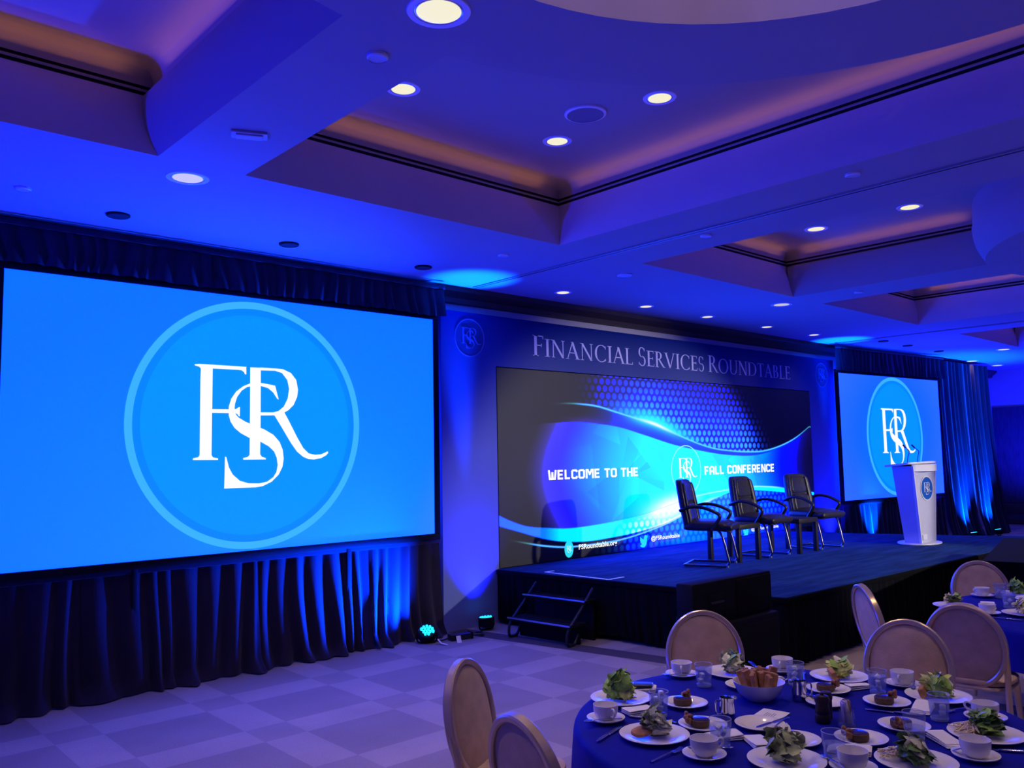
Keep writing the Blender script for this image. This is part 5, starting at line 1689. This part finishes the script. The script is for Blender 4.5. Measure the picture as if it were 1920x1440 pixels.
# shared things in the middle of the table
bw = obj('bread_bowl', lathe([(0, 0.006), (0.05, 0.006), (0.085, 0.035), (0.105, 0.075), (0.109, 0.076), (0.09, 0.03), (0.055, 0.0), (0, 0.0)], 48), CHINA, None, (3.262, 2.045, TZ))
tag(bw, 'white china bowl holding toast sticks', 'bowl')
rg = random.Random(4)
for k in range(15):
    a = (k if k < 9 else k - 9) * 2 * PI / (9 if k < 9 else 6) + rg.uniform(-0.2, 0.2)
    rr = 0.062 if k < 9 else 0.028
    o = obj('toast_stick', cm('toast', lambda: bbox(-0.017, 0.017, -0.010, 0.010, -0.05, 0.045, 0.004)), BREAD, None, (3.262 + rr * math.cos(a), 2.045 + rr * math.sin(a), TZ + 0.075 + rg.uniform(-0.006, 0.014)), rot=(rg.uniform(-0.12, 0.12), 0.30 * rr / 0.062 + rg.uniform(-0.1, 0.1), a))
    tag(o, 'thick toasted bread stick standing in the white bowl', 'bread', 'toast sticks in the bowl')


def creamer(label, x, y, rz):
    t = thing('steel_creamer', label, 'jug', (x, y, TZ), rz, 'steel cream jugs')
    obj('jug_body', cm('creamer', lambda: lathe([(0, 0.0), (0.03, 0.0), (0.032, 0.004), (0.031, 0.03), (0.027, 0.065), (0.029, 0.082), (0.0275, 0.082), (0.0255, 0.066), (0.029, 0.03), (0.0, 0.005)], 28)), STEEL, t)
    obj('handle', cm('creamer_h', lambda: tube(smooth_path([(0.028, 0, 0.07), (0.047, 0, 0.07), (0.05, 0, 0.045), (0.045, 0, 0.02), (0.03, 0, 0.018)], 5), 0.0035, 8)), STEEL, t)
    obj('spout', cm('creamer_s', lambda: superq(0.012, 0.012, 0.007, 0.8, 0.8, 8, 14, lambda a, b_, c: (a - 0.03, b_, c + 0.077))), STEEL, t)


creamer('steel cream jug with its handle towards the large screen', 2.941, 1.991, rad(150))
creamer('steel cream jug next to the bread bowl', 3.365, 1.915, rad(-60))
pm = thing('pepper_mill', 'dark wooden pepper mill in front of the sugar caddy', 'pepper mill', (3.155, 1.70, TZ))
obj('mill_body', lathe([(0, 0), (0.027, 0), (0.029, 0.004), (0.029, 0.028), (0.0265, 0.033), (0.0285, 0.038), (0.026, 0.06), (0.024, 0.075), (0, 0.075)], 28), PEPPER, pm)
obj('mill_head', lathe([(0, 0.076), (0.027, 0.076), (0.029, 0.088), (0.024, 0.1), (0.008, 0.104), (0.006, 0.112), (0, 0.113)], 28), PEPPER, pm)
pm2 = thing('salt_mill', 'dark wooden salt mill just behind the pepper mill', 'salt mill', (3.215, 1.715, TZ))
obj('mill_body', lathe([(0, 0), (0.022, 0), (0.022, 0.07), (0, 0.07)], 24), PEPPER, pm2)
obj('mill_head', lathe([(0, 0.071), (0.023, 0.071), (0.025, 0.085), (0.019, 0.1), (0, 0.104)], 24), PEPPER, pm2)
sc_ = thing('sugar_caddy', 'fluted glass sugar caddy beside the pepper mill', 'caddy', (3.18, 1.615, TZ))
obj('caddy_glass', lathe([(0, 0.006), (0.03, 0.006), (0.027, 0.045), (0.026, 0.058), (0.028, 0.058), (0.03, 0.045), (0.034, 0.0), (0, 0)], 14), GLASS, sc_, sharp=10)
for k, (dx, dy, m_) in enumerate(((-0.014, 0.005, SUGAR), (-0.004, 0.008, SUGAR), (0.008, -0.002, SUGARB), (0.014, 0.004, SUGARB), (0.0, -0.010, CARD))):
    o = obj('sugar_packet', cm('packet', lambda: bbox(-0.014, 0.014, -0.002, 0.002, 0, 0.085, 0.001)), m_, None, (3.18 + dx, 1.615 + dy, TZ + 0.008), rot=(0.06 * (k - 2), 0.08 * (k - 2), 0.8 + 0.25 * k))
    tag(o, '%s paper sugar packet standing in the glass caddy' % ('violet', 'violet', 'brown', 'brown', 'white')[k], 'sugar packet', 'sugar packets in the caddy')
china_plate('butter_plate', 'empty white side plate with a butter knife beside the printed card', 2.937, 1.843, 0.095, 'side plates')
cutlery('knife', 'steel butter knife on the empty side plate by the printed card', 2.945, 1.80, rad(-5), TZ + 0.017, 'butter knives')
china_plate('butter_plate', 'white side plate with butter behind the pepper mill', 3.38, 1.80, 0.085, 'side plates')
cutlery('knife', 'steel butter knife on the plate behind the pepper mill', 3.38, 1.85, rad(60), TZ + 0.017, 'butter knives')
cd = thing('printed_card', 'small white printed card lying beside the empty side plate', 'card', (3.085, 1.888, TZ + 0.001), rad(10))
obj('card_sheet', box(-0.075, 0.075, -0.055, 0.055, 0, 0.0015), CARD, cd, smooth=False)
for k in range(5):
    obj('print_line', box(-0.03 + 0.004 * (k % 2), 0.03 - 0.006 * (k % 3), 0.018 - 0.009 * k, 0.021 - 0.009 * k, 0.0015, 0.0018), INK, cd, smooth=False)

# far table
OBST.extend([(6.571, 2.277, 0.077), (5.90, 2.02, 0.077), (6.60, 2.17, 0.042), (6.23, 2.0, 0.042), (6.80, 2.12, 0.126), (6.02, 1.85, 0.126), (6.02, 2.27, 0.126)])
for k, (x, y, lab) in enumerate(((6.571, 2.277, 'white coffee cup at the far blue table below the stage corner'), (5.90, 2.02, 'white coffee cup at the far blue table behind the turned-away chair'))):
    china_plate('saucer', lab.replace('coffee cup', 'saucer'), x, y, 0.076, 'saucers')
    cup(lab, x, y, rad(150 - 140 * k), 'coffee cups')
tumbler('water glass at the far blue table beside the coffee cup', 6.60, 2.17, 'water glasses', 0.7, 2, seed=21)
tumbler('water glass at the far blue table in front of the grey salad', 6.23, 2.0, 'water glasses', 0.8, 2, seed=22)
for k, (x, y, ph2, kw) in enumerate(((6.80, 2.12, 'green salad with a steel fork at the far blue table', dict(cols=[0, 2, 0], height=0.9, seed=31)), (6.02, 1.85, 'beige-grey salad at the far blue table', dict(cols=[3, 5, 4], height=0.9, seed=32)),
                                     (6.02, 2.27, 'small brownish salad behind the turned-away chair', dict(cols=[5, 3, 0], height=0.6, seed=33)))):
    china_plate('dinner_plate', 'white dinner plate under the ' + ph2, x, y, 0.125, 'dinner plates')
    salad(ph2, x, y, **kw)
napkin('crumpled white napkin on the far blue table by the water glass', *free_spot(6.15, 2.10, rad(20), 0.16, 0.09), 0.16, 0.09, 0.026, 8)
napkin('folded white napkin at the rim of the far blue table', *free_spot(5.83, 2.20, rad(40), 0.13, 0.07), 0.13, 0.07, 0.022, 9)
napkin('folded white napkin beside the green salad of the far blue table', *free_spot(6.66, 2.03, rad(-30), 0.13, 0.07), 0.13, 0.07, 0.022, 9)
cutlery('fork', 'steel fork leaning on the green salad of the far blue table', 6.72, 2.03, rad(-60), TZ + 0.02, 'loose cutlery')
cutlery('knife', 'steel knife at the rim of the far blue table beside the grey salad', *free_spot(5.80, 1.88, rad(60), 0.215, 0.03), TZ, 'loose cutlery')


def crumple(seed, s):
    rng = random.Random(seed)
    v, f = superq(s, s * 0.8, s * 0.55, 1, 1, 9, 12)
    return [(a * rng.uniform(0.55, 1.15), b_ * rng.uniform(0.55, 1.15), (c + s * 0.45) * rng.uniform(0.5, 1.2)) for a, b_, c in v], f


tag(obj('crumpled_napkin', crumple(3, 0.10), PAPER, None, (7.12, 2.45, 0.012), sharp=10), 'crumpled pale napkin on the carpet behind the turned-away chair leg', 'napkin')
tag(obj('crumpled_napkin', crumple(6, 0.07), PAPER, None, (7.42, 2.26, 0.012), sharp=10), 'smaller crumpled napkin on the carpet by the far blue tablecloth', 'napkin')
